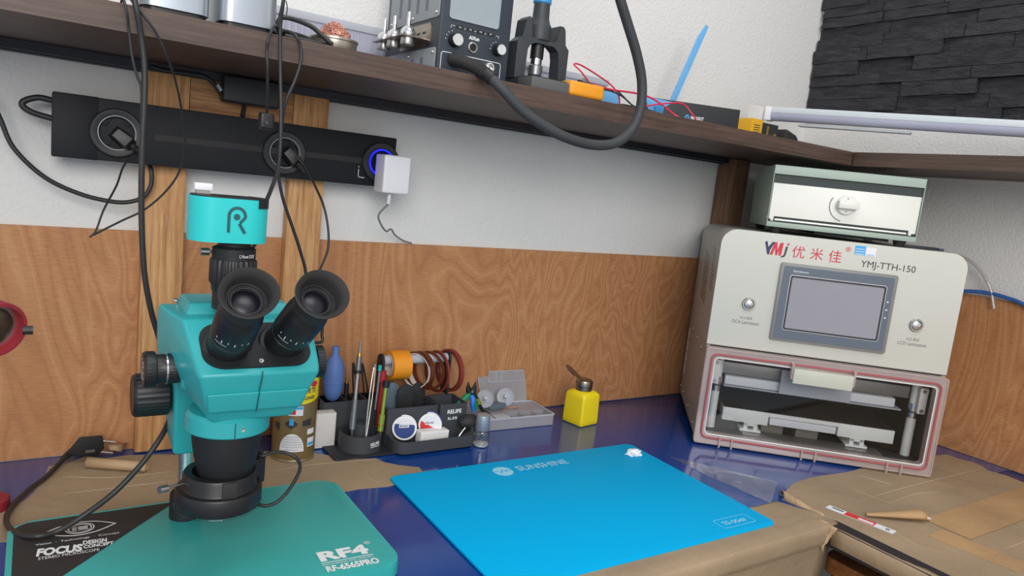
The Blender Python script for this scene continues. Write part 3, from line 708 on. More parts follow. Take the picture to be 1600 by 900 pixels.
# ================================================================ MAT + TISSUE
MA = math.atan2(-.0092, .5)
mt = thing('silicone_mat', 'bright blue silicone work mat with a white-blue maker logo, centre of the worktop', 'mat', (-.988, -.415, 0))
ang = -.0185; TMt = Matrix.Translation((-1.2363, -.2392, 0)) @ Matrix.Rotation(ang, 4, 'Z')
obj('mat_sheet', prism(N(), rrect(0, .5005, -.3436, 0, .011), .0014, .0046, TMt, bev=.0008), 'mat', mt)
def stretch(p, q): return p
dtext('lettering', 'SUNSHINE', [(806, 729.5), (884, 717.5), (886.5, 725), (808.5, 737)], 'matprint', mt, .0047, .02)
c = atz(786, 736.5, .0047); TM2 = frame(c, Vector((1, -.0185, 0)), Vector((.0185, 1, 0)), (0, 0, 1))
obj('round_logo', flat(N(), circle(0, 0, .0175, .0175), TM2, .0001), 'matprint', mt)
bm = N(); stroke(bm, [(-.0175, .001), (-.009, .003), (-.004, -.005), (.001, .004), (.004, -.002), (.008, .004), (.0175, -.001)], .0014, TM2, .0003, smooth=False); stroke(bm, [(-.007, -.006), (.001, .006), (.006, -.004), (.009, .003)], .0012, TM2, .0003, smooth=False)
obj('logo_wave', bm, 'mat', mt)
dtext('lettering', 'SS-004F', [(1126, 816), (1163, 809.5), (1168, 814.5), (1132, 821)], 'matprint', mt, .0047, .02)
q = [atz(*p, .0047) for p in ((1118, 815), (1166, 804.5), (1175, 813.5), (1130, 824.5))]; c = sum(q, Vector())/4
w2 = (q[1]-q[0]).length/2+.001; h2 = .0125
bm = N(); po = rrect(-w2, w2, -h2, h2, .004, 4); stroke(bm, po, .0009, frame(c, Vector((1, -.0185, 0)), Vector((.0185, 1, 0)), (0, 0, 1)), .0002, True, smooth=False); obj('code_frame', bm, 'matprint', mt)
bm = N(); bmesh.ops.create_icosphere(bm, subdivisions=3, radius=1)
c = atz(991, 708, .008)
for v in bm.verts:
    p = v.co.copy(); f_ = 1+.45*mnoise.noise(p*2.1)+.25*mnoise.noise(p*5)
    v.co = Vector((c.x+p.x*.0145*f_, c.y+p.y*.0115*f_, max(.0048, .008+p.z*.0075*f_)))
tag(obj('tissue_wad', bm, 'tissue', sharp=22), 'small crumpled white tissue on the far right corner of the blue mat', 'tissue')
# wrinkled film lying by the mat
bm = N(); g = []
q = [atz(1045, 712, .002), atz(1215, 752, .002), atz(1205, 786, .002), atz(1105, 742, .002)]
for i in range(25):
    row = []
    for k in range(13):
        p = (q[0].lerp(q[1], i/24)).lerp(q[3].lerp(q[2], i/24), k/12); p.z = .0009+.006*max(0, mnoise.noise(p*28)+.1)*math.sin(PI*i/24)*math.sin(PI*k/12); row.append(bm.verts.new(p))
    g.append(row)
for i in range(24):
    for k in range(12): bm.faces.new((g[i][k], g[i+1][k], g[i+1][k+1], g[i][k+1]))
tag(obj('plastic_film', bm, clear('wrinkled_film', (248, 248, 250), .05, .12, .10, (190, 190, 215))), 'wrinkled clear plastic film between the blue mat and the laminator', 'film')

# ================================================================ LAMINATOR
LW, LD, LH = .4527, .335, .432
la = thing('laminating_machine', 'large beige laminating machine with grey touch screen and clear lower door, in the corner', 'machine', (-.5800, -.2678, .0040), -.7286)
LT = ROOT[la.name]
def L_(name, bm, m, p=None, label=None, sharp=38): bm.transform(LT); return obj(name, bm, m, p or la, label, sharp=sharp)
BZ0 = .010
# wrap-round housing: upper block with rounded top corners, lower cheeks, floor and back
XZ = frame((0, 0, 0), (1, 0, 0), (0, 0, 1), (0, -1, 0))   # outline x,z swept along -y
L_('housing', prism(N(), rrect(.0015, LW-.0015, .1985, LH, (.0, .028, .028, .0), 8), -LD, -.0016, XZ, bev=.002), 'side')
bm = N(); box(bm, .0015, .008, .0, LD, BZ0, .1983); box(bm, LW-.008, LW-.0015, 0, LD, BZ0, .1983); box(bm, .0081, LW-.0081, 0, LD, BZ0, .016); box(bm, .0081, LW-.0081, LD-.01, LD, .0161, .1983)
L_('lower_housing', bm, 'side')
bm = N(); box(bm, .0085, .0105, .004, .24, .0165, .198); box(bm, LW-.0105, LW-.0085, .004, .24, .0165, .198); box(bm, .011, LW-.011, .236, .24, .0165, .198); box(bm, .011, LW-.011, .004, .235, .0162, .0185); box(bm, .011, LW-.011, .004, .235, .1945, .198)
L_('chamber_shade', bm, 'cavity')  # shade inside the chamber put into a dark colour
bm = N()
for x in (.03, LW-.05):
    for y in (.03, LD-.05): cyl(bm, (x+.01, y+.01, -.0036), (x+.01, y+.01, BZ0), .012, n=20)
L_('foot', bm, 'rubber')
fp = L_('front_panel', prism(N(), rrect(0, LW, .2005, LH+.001, (.0, .030, .030, .0), 10), -.0015, .0015, XZ, bev=.0008), 'beige')
FT = frame((0, -.0016, 0), (1, 0, 0), (0, 0, 1), (0, -1, 0))
def ft(x, z, d=0): return LT @ FT @ Matrix.Translation((x, z, d))
# touch screen
tp = L_('touch_panel', prism(N(), rrect(.1175, .3325, .2265, .3795, .004), 0, .006, FT, bev=.0012), 'scrrim')
L_('panel_face', prism(N(), rrect(.1235, .3265, .2320, .3740, .003), .0058, .0068, FT), 'scrbezel', tp)
bm = N(); ring(bm, rrect(.1385, .3135, .2505, .3560, .004), rrect(.1410, .3110, .2530, .3535, .003), .0068, .0080, FT); L_('screen_surround', bm, 'batten', tp)
bm = N(); ring(bm, rrect(.1365, .3155, .2485, .3580, .005), rrect(.1378, .3142, .2498, .3567, .004), .0067, .0076, FT); L_('silver_line', bm, 'steel', tp)
L_('screen', prism(N(), rrect(.1405, .3115, .2525, .3540, .002), .0066, .0072, FT), 'screen', tp)
txt('lettering', 'Samkoon', ft(.155, .3655, .0070), .029, .0042, 'print_', tp, shear=.2)
for k in range(3):
    z = .3275-k*.0155
    L_('indicator_light', prism(N(), circle(.3205, z, .0016, n=14), .0068, .0074, FT), 'white', tp)
# buttons
for x, z, s1, s2 in ((.0690, .290, 'OCA 贴合', 'OCA Lamination'), (.3811, .2895, 'LCD 贴合', 'LCD Lamination')):
    T = FT @ Matrix.Translation((x, z, 0))
    b_ = L_('push_button', lathe(N(), [(.0098, 0), (.0128, 0), (.0128, .003), (.0115, .0045), (.0098, .0045), (.0090, .0030), (.0090, 0)], T, 40), 'steel', None, 'round chrome push button')
    L_('button_cap', lathe(N(), [(0, 0), (.0085, 0), (.0085, .0040), (.0075, .0048), (0, .0050)], T, 36), 'chrome', b_)
    txt('lettering', s1, ft(x-.001, z-.0282, .0001), .024, .0062, 'inkg', la)
    txt('lettering', s2, ft(x-.001, z-.0372, .0001), .052, .0066, 'inkg', la)
# maker logo, name, model number
txt('lettering', '优', ft(.1462, .4025, .0001), .0235, .0235, 'logored', la); txt('lettering', '米', ft(.1802, .4025, .0001), .0235, .0230, 'logored', la); txt('lettering', '佳', ft(.2142, .4020, .0001), .0235, .0235, 'logored', la)
txt('lettering', '®', ft(.2360, .4185, .0001), .0095, .0095, 'logored', la)
txt('lettering', 'YMJ-TTH-150', ft(.3125, .3925, .0001), .099, .0165, 'ink', la)
FL = LT @ FT
bm = N(); flat(bm, [(.0815, .4150), (.0860, .4170), (.0890, .4060), (.0960, .4165), (.1005, .4165), (.0930, .4000), (.0925, .3915), (.0885, .3915)], FL, .0003); obj('logo_letter', bm, 'logonavy', la)
bm = N()
for pp in ([(.0935, .3915), (.0985, .3915), (.1045, .4165), (.1000, .4165)], [(.1000, .4165), (.1048, .4165), (.1075, .3915), (.1040, .3915)], [(.1040, .3915), (.1068, .3915), (.1150, .4165), (.1105, .4165)], [(.1105, .4165), (.1165, .4165), (.1145, .3915), (.1100, .3915)]): flat(bm, pp, FL, .0003+.00002*pp[0][0]*100)
flat(bm, circle(.1252, .4150, .0022), FL, .0003); obj('logo_letter', bm, 'logored', la)
bm = N(); flat(bm, [(.1215, .4105), (.1255, .4105), (.1235, .3950), (.1215, .3900), (.1150, .3880), (.1150, .3905), (.1190, .3925), (.1200, .3960)], FL, .0003); obj('logo_letter', bm, 'ink', la)
bm = N(); flat(bm, [(.2478, .4275), (.2675, .4275), (.2675, .4105), (.2478, .4105)], FL, .0002); s_ = obj('sticker', bm, 'stick', la, 'blue and white sticker')
bm = N(); flat(bm, [(.2675, .4265), (.2862, .4265), (.2862, .4100), (.2675, .4100)], FL, .0002); obj('sticker', bm, 'white', la)
bm = N()
for k in range(3): flat(bm, [(.2490, .4222-k*.0048), (.2655, .4222-k*.0048), (.2655, .4212-k*.0048), (.2490, .4212-k*.0048)], FL, .0004)
obj('sticker_line', bm, 'white', la)
bm = N()
for k in range(2): flat(bm, [(.2690, .4135-k*.002), (.2840, .4135-k*.002), (.2840, .4128-k*.002), (.2690, .4128-k*.002)], FL, .0004)
obj('sticker_line', bm, 'stick', la)
# louvres and screws on the left cheek
ST = frame((.0013, 0, 0), (0, 1, 0), (0, 0, 1), (-1, 0, 0))
bm = N()
for k in range(12):
    z = .262+k*.0088
    prism(bm, [(.125+k*.0012, z), (.205+k*.0012, z+.010), (.205+k*.0012, z+.0145), (.125+k*.0012, z+.0045)], 0, .0004, ST)
L_('louvres', bm, 'alud'); bm = N()
for k in range(12):
    z = .300+k*.0075
    prism(bm, [(.045+k*.0012, z), (.090+k*.0012, z+.004), (.090+k*.0012, z+.0065), (.045+k*.0012, z+.0025)], 0, .0004, ST)
L_('louvres', bm, 'alud')
bm = N()
for k in range(4): prism(bm, [(.300, .062+k*.029), (.326, .062+k*.029), (.326, .086+k*.029), (.300, .086+k*.029)], 0, .0004, ST)
L_('side_grille', bm, 'alu')
for y, z in ((.2541, .1845), (.1525, .183), (.0689, .1774), (.2607, .0279), (.1446, .0274), (.0374, .0232), (.325, .0265)):
    L_('screw', lathe(N(), [(.0035, 0), (.0035, .0015), (.002, .003), (0, .0032)], ST @ Matrix.Translation((y, z, 0)), 14), 'steel')
# clear door
dr = L_('door_frame', ring(N(), rrect(.0, LW, .0, .1975, .006), rrect(.0205, LW-.0205, .0225, .1765, .008), .0005, .0165, FT), 'doorframe', None, 'milky pinkish door frame')
bm = N(); prism(bm, rrect(.0205, LW-.0205, .0225, .1765, .008), .0140, .0155, FT); L_('door_pane', bm, 'pane', dr)
bm = N(); P_ = rrect(.0125, LW-.0125, .0135, .1850, .012, 8); P3 = [LT @ FT @ Vector((x, z, .0172)) for x, z in P_]
tube(bm, P3+[P3[0]], .0024, 8, smooth=False); obj('gasket', bm, 'gasket', dr)
bm = N(); P_ = rrect(.0022, LW-.0022, .0022, .1953, .006, 6); P3 = [LT @ FT @ Vector((x, z, .0168)) for x, z in P_]
tube(bm, P3+[P3[0]], .0013, 6, smooth=False); obj('outer_lip', bm, 'doorframe', dr)
bm = N(); P_ = rrect(.0190, LW-.0190, .0210, .1780, .008, 6); P3 = [LT @ FT @ Vector((x, z, .0168)) for x, z in P_]
tube(bm, P3+[P3[0]], .0010, 6, smooth=False); obj('inner_lip', bm, 'alu', dr)
L_('door_handle', box(N(), .1665, .2770, .1510, .1800, .0170, .0330, FT, .0015), 'beigeh', dr, 'beige block handle')
L_('handle_clip', box(N(), .1620, .1665, .158, .189, .0170, .0300, FT, .001), 'doorframe', dr); L_('handle_clip', box(N(), .2770, .2815, .158, .189, .0170, .0300, FT, .001), 'doorframe', dr)
for x in (.0502, .0742, .2092, .2348, .3688, .3949):
    L_('hinge_lug', box(N(), x-.0018, x+.0018, -.003, .018, .0165, .0230, FT, .0008), 'doorframe', dr)
# inside: guide columns, upper platen, roller bars, lower platen
for x in (.038, .424):
    gp = L_('guide_column', cyl(N(), (x, .045, .0186), (x, .045, .1944), .0090), 'alu')
    L_('bushing', cyl(N(), (x, .045, .098), (x, .045, .128), .0110), 'chrome', gp); L_('bushing_ring', cyl(N(), (x, .045, .109), (x, .045, .112), .0114), 'ink', gp)
for x, z0, z1 in ((.0305, .116, .166), (.4300, .112, .164)):
    ab = L_('latch_block', box(N(), x-.0075, x+.0075, .022, .034, z0, z1, None, .001), 'alu')
    for zz in (z0+.006, z1-.006):
        L_('screw', lathe(N(), [(.0038, 0), (.0038, .001), (.0018, .0012), (0, .0006)], frame((x, .0219, zz), (1, 0, 0), (0, 0, 1), (0, -1, 0)), 16), 'steel', ab)
L_('upper_platen', box(N(), .047, .414, .050, .16, .134, .158, None, .001), 'alud')
L_('press_bar', box(N(), .0535, .3870, .040, .075, .1135, .1320, None, .003), 'white')
L_('press_plate', box(N(), .052, .398, .034, .10, .1105, .1130), 'frost')
L_('splash_shield', box(N(), .159, .296, .024, .026, .1135, .1620), 'frost')
bm = N(); box(bm, .0585, .150, .035, .20, .0395, .0668, None, .001); box(bm, .2870, .3950, .035, .20, .0395, .0668, None, .001); box(bm, .1501, .2869, .060, .20, .0395, .0668); box(bm, .1501, .2869, .0352, .0598, .0588, .0668)
L_('lower_platen', bm, 'alu'); L_('heating_pad', box(N(), .0595, .3940, .0362, .199, .0669, .0685), 'cavity', None, 'black heating pad')
L_('sliding_bar', box(N(), .153, .283, .034, .058, .0428, .0575, None, .001), 'white')
for x in (.117, .326):
    bm = N(); box(bm, x-.021, x+.021, .032, .08, .0225, .0268); box(bm, x-.014, x-.006, .033, .08, .0268, .0392); box(bm, x+.006, x+.014, .033, .08, .0268, .0392); box(bm, x-.014, x+.014, .033, .08, .0345, .0393)
    L_('rail_carriage', bm, 'alu')
for x in (.166, .236): L_('floor_block', box(N(), x-.022, x+.022, .060, .09, .0187, .0350), 'greyblk')
L_('floor_plate', box(N(), .10, .37, .010, .05, .0187, .0215), 'alud')
ts = thing('black_clip', 'small black clip lying on the top right edge of the laminator', 'clip', tuple(LT @ Vector((.40, .10, LH))), -.7286)
ts_T = ROOT[ts.name]; bm = box(N(), -.035, .035, -.006, .006, .0002, .006, None, .001); bm.transform(ts_T); obj('clip_body', bm, 'batten', ts)
bm = box(N(), .036, .046, -.005, .005, .0002, .005, None, .001); bm.transform(ts_T); obj('clip_tip', bm, 'logonavy', ts)

# ================================================================ GREEN UNIT ON TOP
gu = thing('separator_unit', 'flat sage green metal unit with a white front and round knob, standing on the laminator', 'machine', (-.4782, -.2877, .4487), -.7727)
GT = ROOT[gu.name]
def G_(name, bm, m, p=None, label=None): bm.transform(GT); return obj(name, bm, m, p or gu, label)
GW, GD, GH = .2805, .255, .1222
bm = N(); box(bm, 0, .0015, 0, GD, 0, GH, None, .0005); box(bm, GW-.0015, GW, 0, GD, 0, GH, None, .0005); box(bm, .0015, GW-.0015, 0, GD, GH-.0015, GH); box(bm, .0015, GW-.0015, .02, GD, 0, .0015)
box(bm, .0015, GW-.0015, GD-.002, GD, .0015, GH-.0015)
G_('casing', bm, 'sage')
bm = N(); hull(bm, [(.0, y, z) for y, z in ((0, GH-.0015), (0, GH-.0175), (.004, GH-.0175), (.006, GH))]+[(GW, y, z) for y, z in ((0, GH-.0015), (0, GH-.0175), (.004, GH-.0175), (.006, GH))], .0006); G_('top_lip', bm, 'sage')
G_('bottom_lip', box(N(), .0, GW, 0, .02, 0, .0100, None, .0008), 'sage')
G_('dark_band', box(N(), .0016, GW-.0016, .006, .009, .0102, GH-.018), 'meterd')
GF = frame((0, .0055, 0), (1, 0, 0), (0, 0, 1), (0, -1, 0))
G_('white_panel', prism(N(), [(.003, .0155), (.003+.004, .0155), (.007, .0115), (.0125, .0115), (.0125, .0215), (.265, .0215), (.265, .0115), (.2705, .0115), (.2705, .0155), (.2780, .0155), (.2780, .0870), (.003, .0870)], 0, .002, GF, bev=.0004), 'panelw', None, 'white front panel')
G_('slot_rail', box(N(), .015, .262, .0135, .0165, 0, .0012, GF), 'steel')
kb = G_('knob', lathe(N(), [(0, 0), (.0192, 0), (.0192, .0045), (.0175, .006), (0, .006)], GF @ Matrix.Translation((.1445, .0575, .002)), 48), 'panelw')
G_('knob_grip', box(N(), -.0190, .0190, -.0075, .0075, .004, .0200, GF @ Matrix.Translation((.1455, .0575, .002)), .002), 'panelw', kb)
for dz in (.0125, -.0125): G_('dot', prism(N(), circle(.1445, .0575+dz, .0012, n=12), .0080, .0083, GF), 'ink', kb)
TG = GT @ GF
bm = N(); stroke(bm, [(.1445+.031*math.cos(a), .0545+.030*math.sin(a)) for a in [math.radians(d_) for d_ in range(150, 265, 12)]], .0022, TG, .0023); obj('printed_arc', bm, 'scrrim', gu)
for y, z in ((.012, .110), (.18, .012), (.012, .018), (.24, .012)):
    G_('screw', lathe(N(), [(.0028, 0), (.0028, .001), (0, .0018)], frame((0, y, z), (0, 1, 0), (0, 0, 1), (-1, 0, 0)), 12), 'steel')
for x in (.022, .258):
    for y in (.022, .23): G_('foot', lathe(N(), [(0, -.0115), (.009, -.0115), (.0125, 0), (0, 0)], Matrix.Translation((x, y, 0)), 24), 'rubber')
G_('underside_plate', box(N(), .10, .24, .03, .20, -.006, 0), 'meterd')
# ================================================================ HOSES BEHIND
def atx(px, py, x):
    d = ray(px, py); return CP+d*((x-CP.x)/d.x)
t = obj('clear_hose', tube(N(), [atx(1480, 396, -.022), atx(1502, 401, -.022), atx(1520, 411, -.020), atx(1537, 430, -.016), atx(1548, 453, -.013), atx(1553, 482, -.011)], .0032), 'hosec')
tag(t, 'thin clear plastic hose curving down behind the right side of the laminator', 'hose')
t = obj('blue_hose', tube(N(), [atx(1490, 456, -.022), atx(1515, 455, -.018), atx(1545, 458, -.012), atx(1575, 466, -.010), atx(1600, 476, -.010), atx(1640, 500, -.012)], .0042, 12), 'bhose')
tag(t, 'blue air hose resting along the top edge of the right plywood panel', 'hose')

# ================================================================ LED TUBE, RIGHT SHELF
A, B = Vector((-.295, -.105, .6995)), Vector((-.078, -.72, .679)); d = (B-A).normalized(); nn = Vector((0, 0, 1)).cross(d).normalized(); up = d.cross(nn)
TT = frame(A, d, nn, up); L = (B-A).length
t = thing('led_tube_lamp', 'long white tubular lamp lying across the corner below the black stone cladding', 'lamp', A)
obj('housing', box(N(), 0, L, -.013, .013, .002, .0155, TT, .002), 'tubew', t)
obj('diffuser', prism(N(), [(-.0125+.0125*(1-math.cos(a)), .002-.017*math.sin(a)) for a in [PI*i/14 for i in range(15)]], .012, L-.012, TT @ frame((0, 0, 0), (0, 1, 0), (0, 0, 1), (1, 0, 0))), 'diff', t)
obj('end_cap', box(N(), -.003, .012, -.0138, .0138, -.0155, .0162, TT, .003), 'white', t)
obj('mounting_plate', box(N(), .07, .30, .006, .030, -.0215, -.0175, TT), 'tubew', t)

# ================================================================ POWER STRIP
ps = thing('power_strip', 'long black power strip with round sockets and glowing blue ring, on back wall', 'power strip', (-1.44, -.03, .49))
obj('strip_body', box(N(), -1.684, -1.186, -.052, -.0235, .4475, .5325, bev=.002), 'strip', ps)
obj('end_cap', box(N(), -1.6845, -1.630, -.0525, -.0225, .447, .533, bev=.0022), 'strip', ps)
obj('groove', box(N(), -1.560, -1.245, -.0528, -.0520, .4835, .4925), 'groove', ps)
SY = -.052
sockets = [(-1.608, .4875), (-1.376, .4865), (-1.213, .4885)]
for i, (x, z) in enumerate(sockets):
    T = frame((x, SY, z), (1, 0, 0), (0, 0, 1), (0, -1, 0))
    so = obj('socket', lathe(N(), [(.0235, 0), (.0335, 0), (.0335, .0045), (.0320, .0060), (.0245, .0060), (.0215, .0050), (.0210, -.006), (0, -.006)], T, 56), 'blk', ps)
    if i < 2:
        obj('socket_ring', ring(N(), circle(0, 0, .0238, n=48), circle(0, 0, .0228, n=48), .0055, .0068, T), 'gunmetal', so)
        bm = N()
        for a in (.9, 2.4, 4.0, 5.5): box(bm, .0165, .0210, -.004, .004, -.005, .0035, T @ Matrix.Rotation(a, 4, 'Z'))
        obj('socket_claw', bm, 'scrbezel' if False else 'strip', so)
    else:
        obj('glowing_ring', ring(N(), circle(0, 0, .0225, n=56), circle(0, 0, .0202, n=56), .0050, .0068, T), 'blueled', so, 'glowing blue ring')
T = frame((-1.246, -.0523, .468), (1, 0, 0), (0, 0, 1), (0, -1, 0)); bm = N(); stroke(bm, [(-.005, .006), (-.005, -.006), (-.003, -.0075), (.006, -.0075)], .0008, T, smooth=False); flat(bm, [(-.006, .009), (-.004, .009), (-.005, .011)], T); obj('printed_mark', bm, 'print_', ps)
obj('cord_loop', tube(N(), [(-1.683, -.036, .521), (-1.700, -.036, .5225), (-1.715, -.036, .516), (-1.717, -.036, .509), (-1.706, -.036, .502), (-1.683, -.036, .497)], .0042), 'cable', ps)
# plugs in the sockets
def plug(x, z, ax, ay, lab, sz=1):
    T = frame((x, SY-.004, z), (ax, 0, ay), (-ay, 0, ax), (0, -1, 0))
    p_ = thing('power_plug', lab, 'plug', (x, SY-.004, z))
    obj('plug_body', hull(N(), [T @ Vector(v) for v in [(-.012, -.009, .0), (-.012, .009, 0), (.008, -.011, 0), (.008, .011, 0), (-.010, -.007, .016), (-.010, .007, .016), (.012, -.0085, .020), (.012, .0085, .020), (.020, -.007, .006), (.020, .007, .006)]], .0012), 'blk', p_)
    obj('strain_relief', tube(N(), [T @ Vector((.016, 0, .010)), T @ Vector((.028, 0, .009)), T @ Vector((.034, 0, .008))], .0042, 10, 6, rf=lambda t, i: 1-.3*t+(.12 if i % 2 else 0)), 'cable', p_)
    return p_
plug(-1.604, .483, .80, -.60, 'black plug pushed into the left socket of the power strip')
plug(-1.370, .484, .72, -.69, 'black plug pushed into the middle socket of the power strip')
# white charger
ch = thing('usb_charger', 'white square charger plugged in over the glowing blue ring', 'charger', (-1.200, -.09, .47))
CT = frame((-1.2015, -.094, .4715), (1, 0, 0), (0, 0, 1), (0, -1, 0))
obj('charger_body', box(N(), -.0240, .0240, -.0320, .0310, -.034, .006, CT, .004, 3), 'white', ch)
obj('strain_relief', tube(N(), [(-1.2060, -.085, .4385), (-1.2065, -.085, .430), (-1.2070, -.085, .421)], .0035, 10, 8, rf=lambda t, i: .8+(.25 if i % 3 else -.2)), 'white', ch)
obj('charger_lead', tube(N(), [(-1.2070, -.085, .421), at(592, 335, -.075), at(594, 348, -.065), at(603, 361, -.05), at(611, 358, -.035), at(617, 367, -.02), at(630, 376, -.012), at(643, 380, -.006)], .0016), 'scrrim', ch, 'pale grey lead')
# black adapter on the crosspiece
ad = thing('power_adapter', 'black power adapter brick hung under the shelf between the two pale posts', 'adapter', (-1.43, -.04, .575))
obj('adapter_body', box(N(), -1.470, -1.386, -.052, -.023, .5525, .5925, bev=.004, seg=3), 'blk', ad)
obj('adapter_lead', tube(N(), [(-1.470, -.037, .563), at(335, 132, -.04), at(322, 121, -.04), at(300, 116, -.042), at(262, 111, -.044), at(235, 104, -.05)], .0032), 'cable', ad)
obj('lower_lead', tube(N(), [(-1.437, -.040, .5535), (-1.439, -.046, .543), (-1.441, -.050, .534)], .0036), 'cable', ad)
obj('lead_tie', cyl(N(), at(340, 132, -.046), at(346, 142, -.046), .004), 'gunmetal', ad)

# ================================================================ CABLES
def cable(name, pts, r, label, m='cable', cat='cable', n=10):
    return tag(obj(name, tube(N(), [p if isinstance(p, Vector) else (at(*p) if len(p) == 3 else Vector(p[1:])) for p in pts], r, n), m), label, cat)
cable('cable', [Vector((-1.86, -.012, .593)), Vector((-1.83, -.02, .585)), Vector((-1.79, -.025, .56)), (-18, 150, -.03), (0, 185, -.03), (22, 232, -.03), (70, 277, -.03), (125, 303, -.03), (175, 315, -.032), (205, 315, -.034), (226, 306, -.036), (236, 288, -.036), (236, 265, -.034), (228, 250, -.018)], .0031, 'thick dark cable sagging in a wide loop on the wall below the power strip')
cable('black_cable', [Vector((-1.640, -.16, .630)), Vector((-1.632, -.24, .650)), Vector((-1.624, -.305, .652)), (212, 8, -.318), (221, 60, -.312), (226, 110, -.310), (225, 170, -.309), (222, 240, -.308), (221, 330, -.306), (225, 420, -.304), (236, 485, -.300), (252, 540, -.293), (258, 570, -.288), Vector((-1.566, -.285, .255))], .0033, 'thick black cable falling from the shelf past the left post to the microscope')
cable('black_cable', [Vector((-1.652, -.18, .628)), Vector((-1.645, -.26, .640)), Vector((-1.634, -.312, .640)), (197, 14, -.320), (201, 45, -.314), (207, 90, -.311), (214, 118, -.309), (221, 140, -.308), (221, 200, -.303)], .0015, 'thin black cable close beside the thick one at the left shelf edge')
cable('thin_lead', [Vector((-1.622, -.20, .628)), Vector((-1.622, -.27, .638)), (207, 3, -.314), (222, 22, -.312), (243, 50, -.309), (262, 90, -.300), (275, 130, -.27), (285, 180, -.24), (289, 225, -.22), (280, 268, -.20), (258, 300, -.19), (225, 328, -.18), (190, 345, -.17), (160, 360, -.16), (146, 367, -.155)], .0013, 'thin black lead hanging from the shelf in a long loop left of the camera')
cable('thin_lead', [(140, 371, -.155), (150, 360, -.154), (162, 328, -.145), (182, 290, -.12), (192, 262, -.10), (205, 243, -.085), (214, 228, -.075)], .0013, 'thin black lead rising from its pointed end to the left socket')
cable('camera_cable', [Vector((-1.440, -.20, .630)), Vector((-1.444, -.25, .672)), Vector((-1.458, -.305, .685)), (443, -2, -.318), (438, 45, -.310), (438, 110, -.311), (439, 170, -.318), (438, 225, -.33), (434, 265, -.36), (424, 295, -.40), (417, 312, -.432)], .0022, 'black cable running down from the shelf to the turquoise camera')
cable('black_lead', [Vector((-1.450, -.265, .629)), Vector((-1.466, -.302, .632)), (420, 60, -.312), (417, 80, -.310), (418, 105, -.311), (418, 140, -.30), (417, 180, -.28)], .0017, 'short black lead hanging over the shelf edge above the middle socket')
p_ = thing('power_plug', 'black angled plug hanging in front of the top edge of the power strip', 'plug', at(416, 190, -.28))
q_ = at(416, 188, -.28); obj('plug_body', box(N(), -.0085, .0085, -.007, .007, -.011, .009, Matrix.Translation(q_), .003, 3), 'blk', p_); obj('plug_pin', cyl(N(), q_+Vector((-.002, -.007, -.002)), q_+Vector((-.002, -.012, -.004)), .0015), 'gunmetal', p_)
cable('black_lead', [Vector((-1.446, -.255, .628)), Vector((-1.450, -.292, .630)), (462, 56, -.309), (469, 72, -.309), (470, 95, -.309), (461, 125, -.309), (448, 155, -.307), (441, 190, -.300), (437, 240, -.29), (435, 270, -.285), (442, 310, -.28), (457, 355, -.275), (470, 395, -.27), (478, 435, -.265), (468, 500, -.26), (435, 560, -.25), (395, 620, -.24), (360, 670, -.235), (335, 705, -.235), Vector((-1.51, -.262, .0225))], .0021, 'black lead looping over the shelf edge and down behind the right eyepiece')
cable('black_lead', [(462, 243, -.088), (478, 262, -.10), (492, 290, -.12), (505, 320, -.14), (512, 352, -.15), (513, 385, -.155), (505, 410, -.16), (490, 445, -.155), (478, 500, -.13), (440, 570, -.10), (400, 630, -.10), (372, 670, -.11), Vector((-1.44, -.16, .004)), Vector((-1.47, -.20, .0036))], .0018, 'black lead from the middle socket down past the right pale post')
cable('black_lead', [Vector((-1.502, -.425, .388)), (396, 385, -.40), (395, 400, -.39), (392, 425, -.385), Vector((-1.498, -.38, .305))], .0020, 'short black cable below the turquoise camera, behind the left eyepiece')
cable('black_lead', [Vector((HX+.070, -.37, .296)), (499, 498, -.36), (503, 507, -.355), (503, 522, -.355), (500, 535, -.36), Vector((HX+.070, -.37, .262))], .0020, 'short black cable loop behind the right side of the microscope head')
# lower power cord with loose plug
pc = thing('mains_cable', 'black mains cord with a loose two-pin plug, lying left of the microscope', 'power cord', atz(100, 760, .006))
cz = [at(265, 655, -.29), at(252, 682, -.28), at(222, 724, -.285), at(178, 770, -.29), at(130, 806, -.30)]
obj('cord', tube(N(), [Vector((-1.563, -.30, .20)), at(268, 635, -.295)]+cz+[atz(90, 830, .026), atz(55, 838, .0255), atz(25, 833, .020), atz(10, 815, .010), atz(18, 792, .007), atz(45, 765, .006), atz(72, 745, .007), atz(95, 722, .010), at(106, 711, -.035)], .0034, 12), 'cable', pc)
pA, pB = at(106, 711, -.034), at(135, 690, -.030)
obj('strain_relief', tube(N(), [pA+Vector((-.008, -.002, -.006)), pA, pA+Vector((.008, .001, .006))], .0052, 12, 7, rf=lambda t, i: (.7+.45*t)*(1+(.10 if i % 2 else 0))), 'blk', pc)
dx = Vector((1, 0, .0)); 
pb = obj('plug_body', hull(N(), [at(px, py, y) for px, py in ((103, 709), (112, 700), (124, 683), (160, 680), (163, 700), (152, 712), (125, 714)) for y in (-.022, -.044)], .0025), 'blk', pc)
for (a, b) in (((158, 689), (180, 691)), ((155, 706), (176, 708))):
    obj('plug_pin', cyl(N(), at(*a, -.033), at(*b, -.033), .0019, n=14), 'chrome', pb)
obj('earth_clip', prism(N(), [(-.006, -.002), (.006, -.002), (.006, .002), (-.006, .002)], 0, .0008, frame(at(141, 705, -.0445), (1, 0, 0), (0, 0, 1), (0, -1, 0))), 'steel', pb)

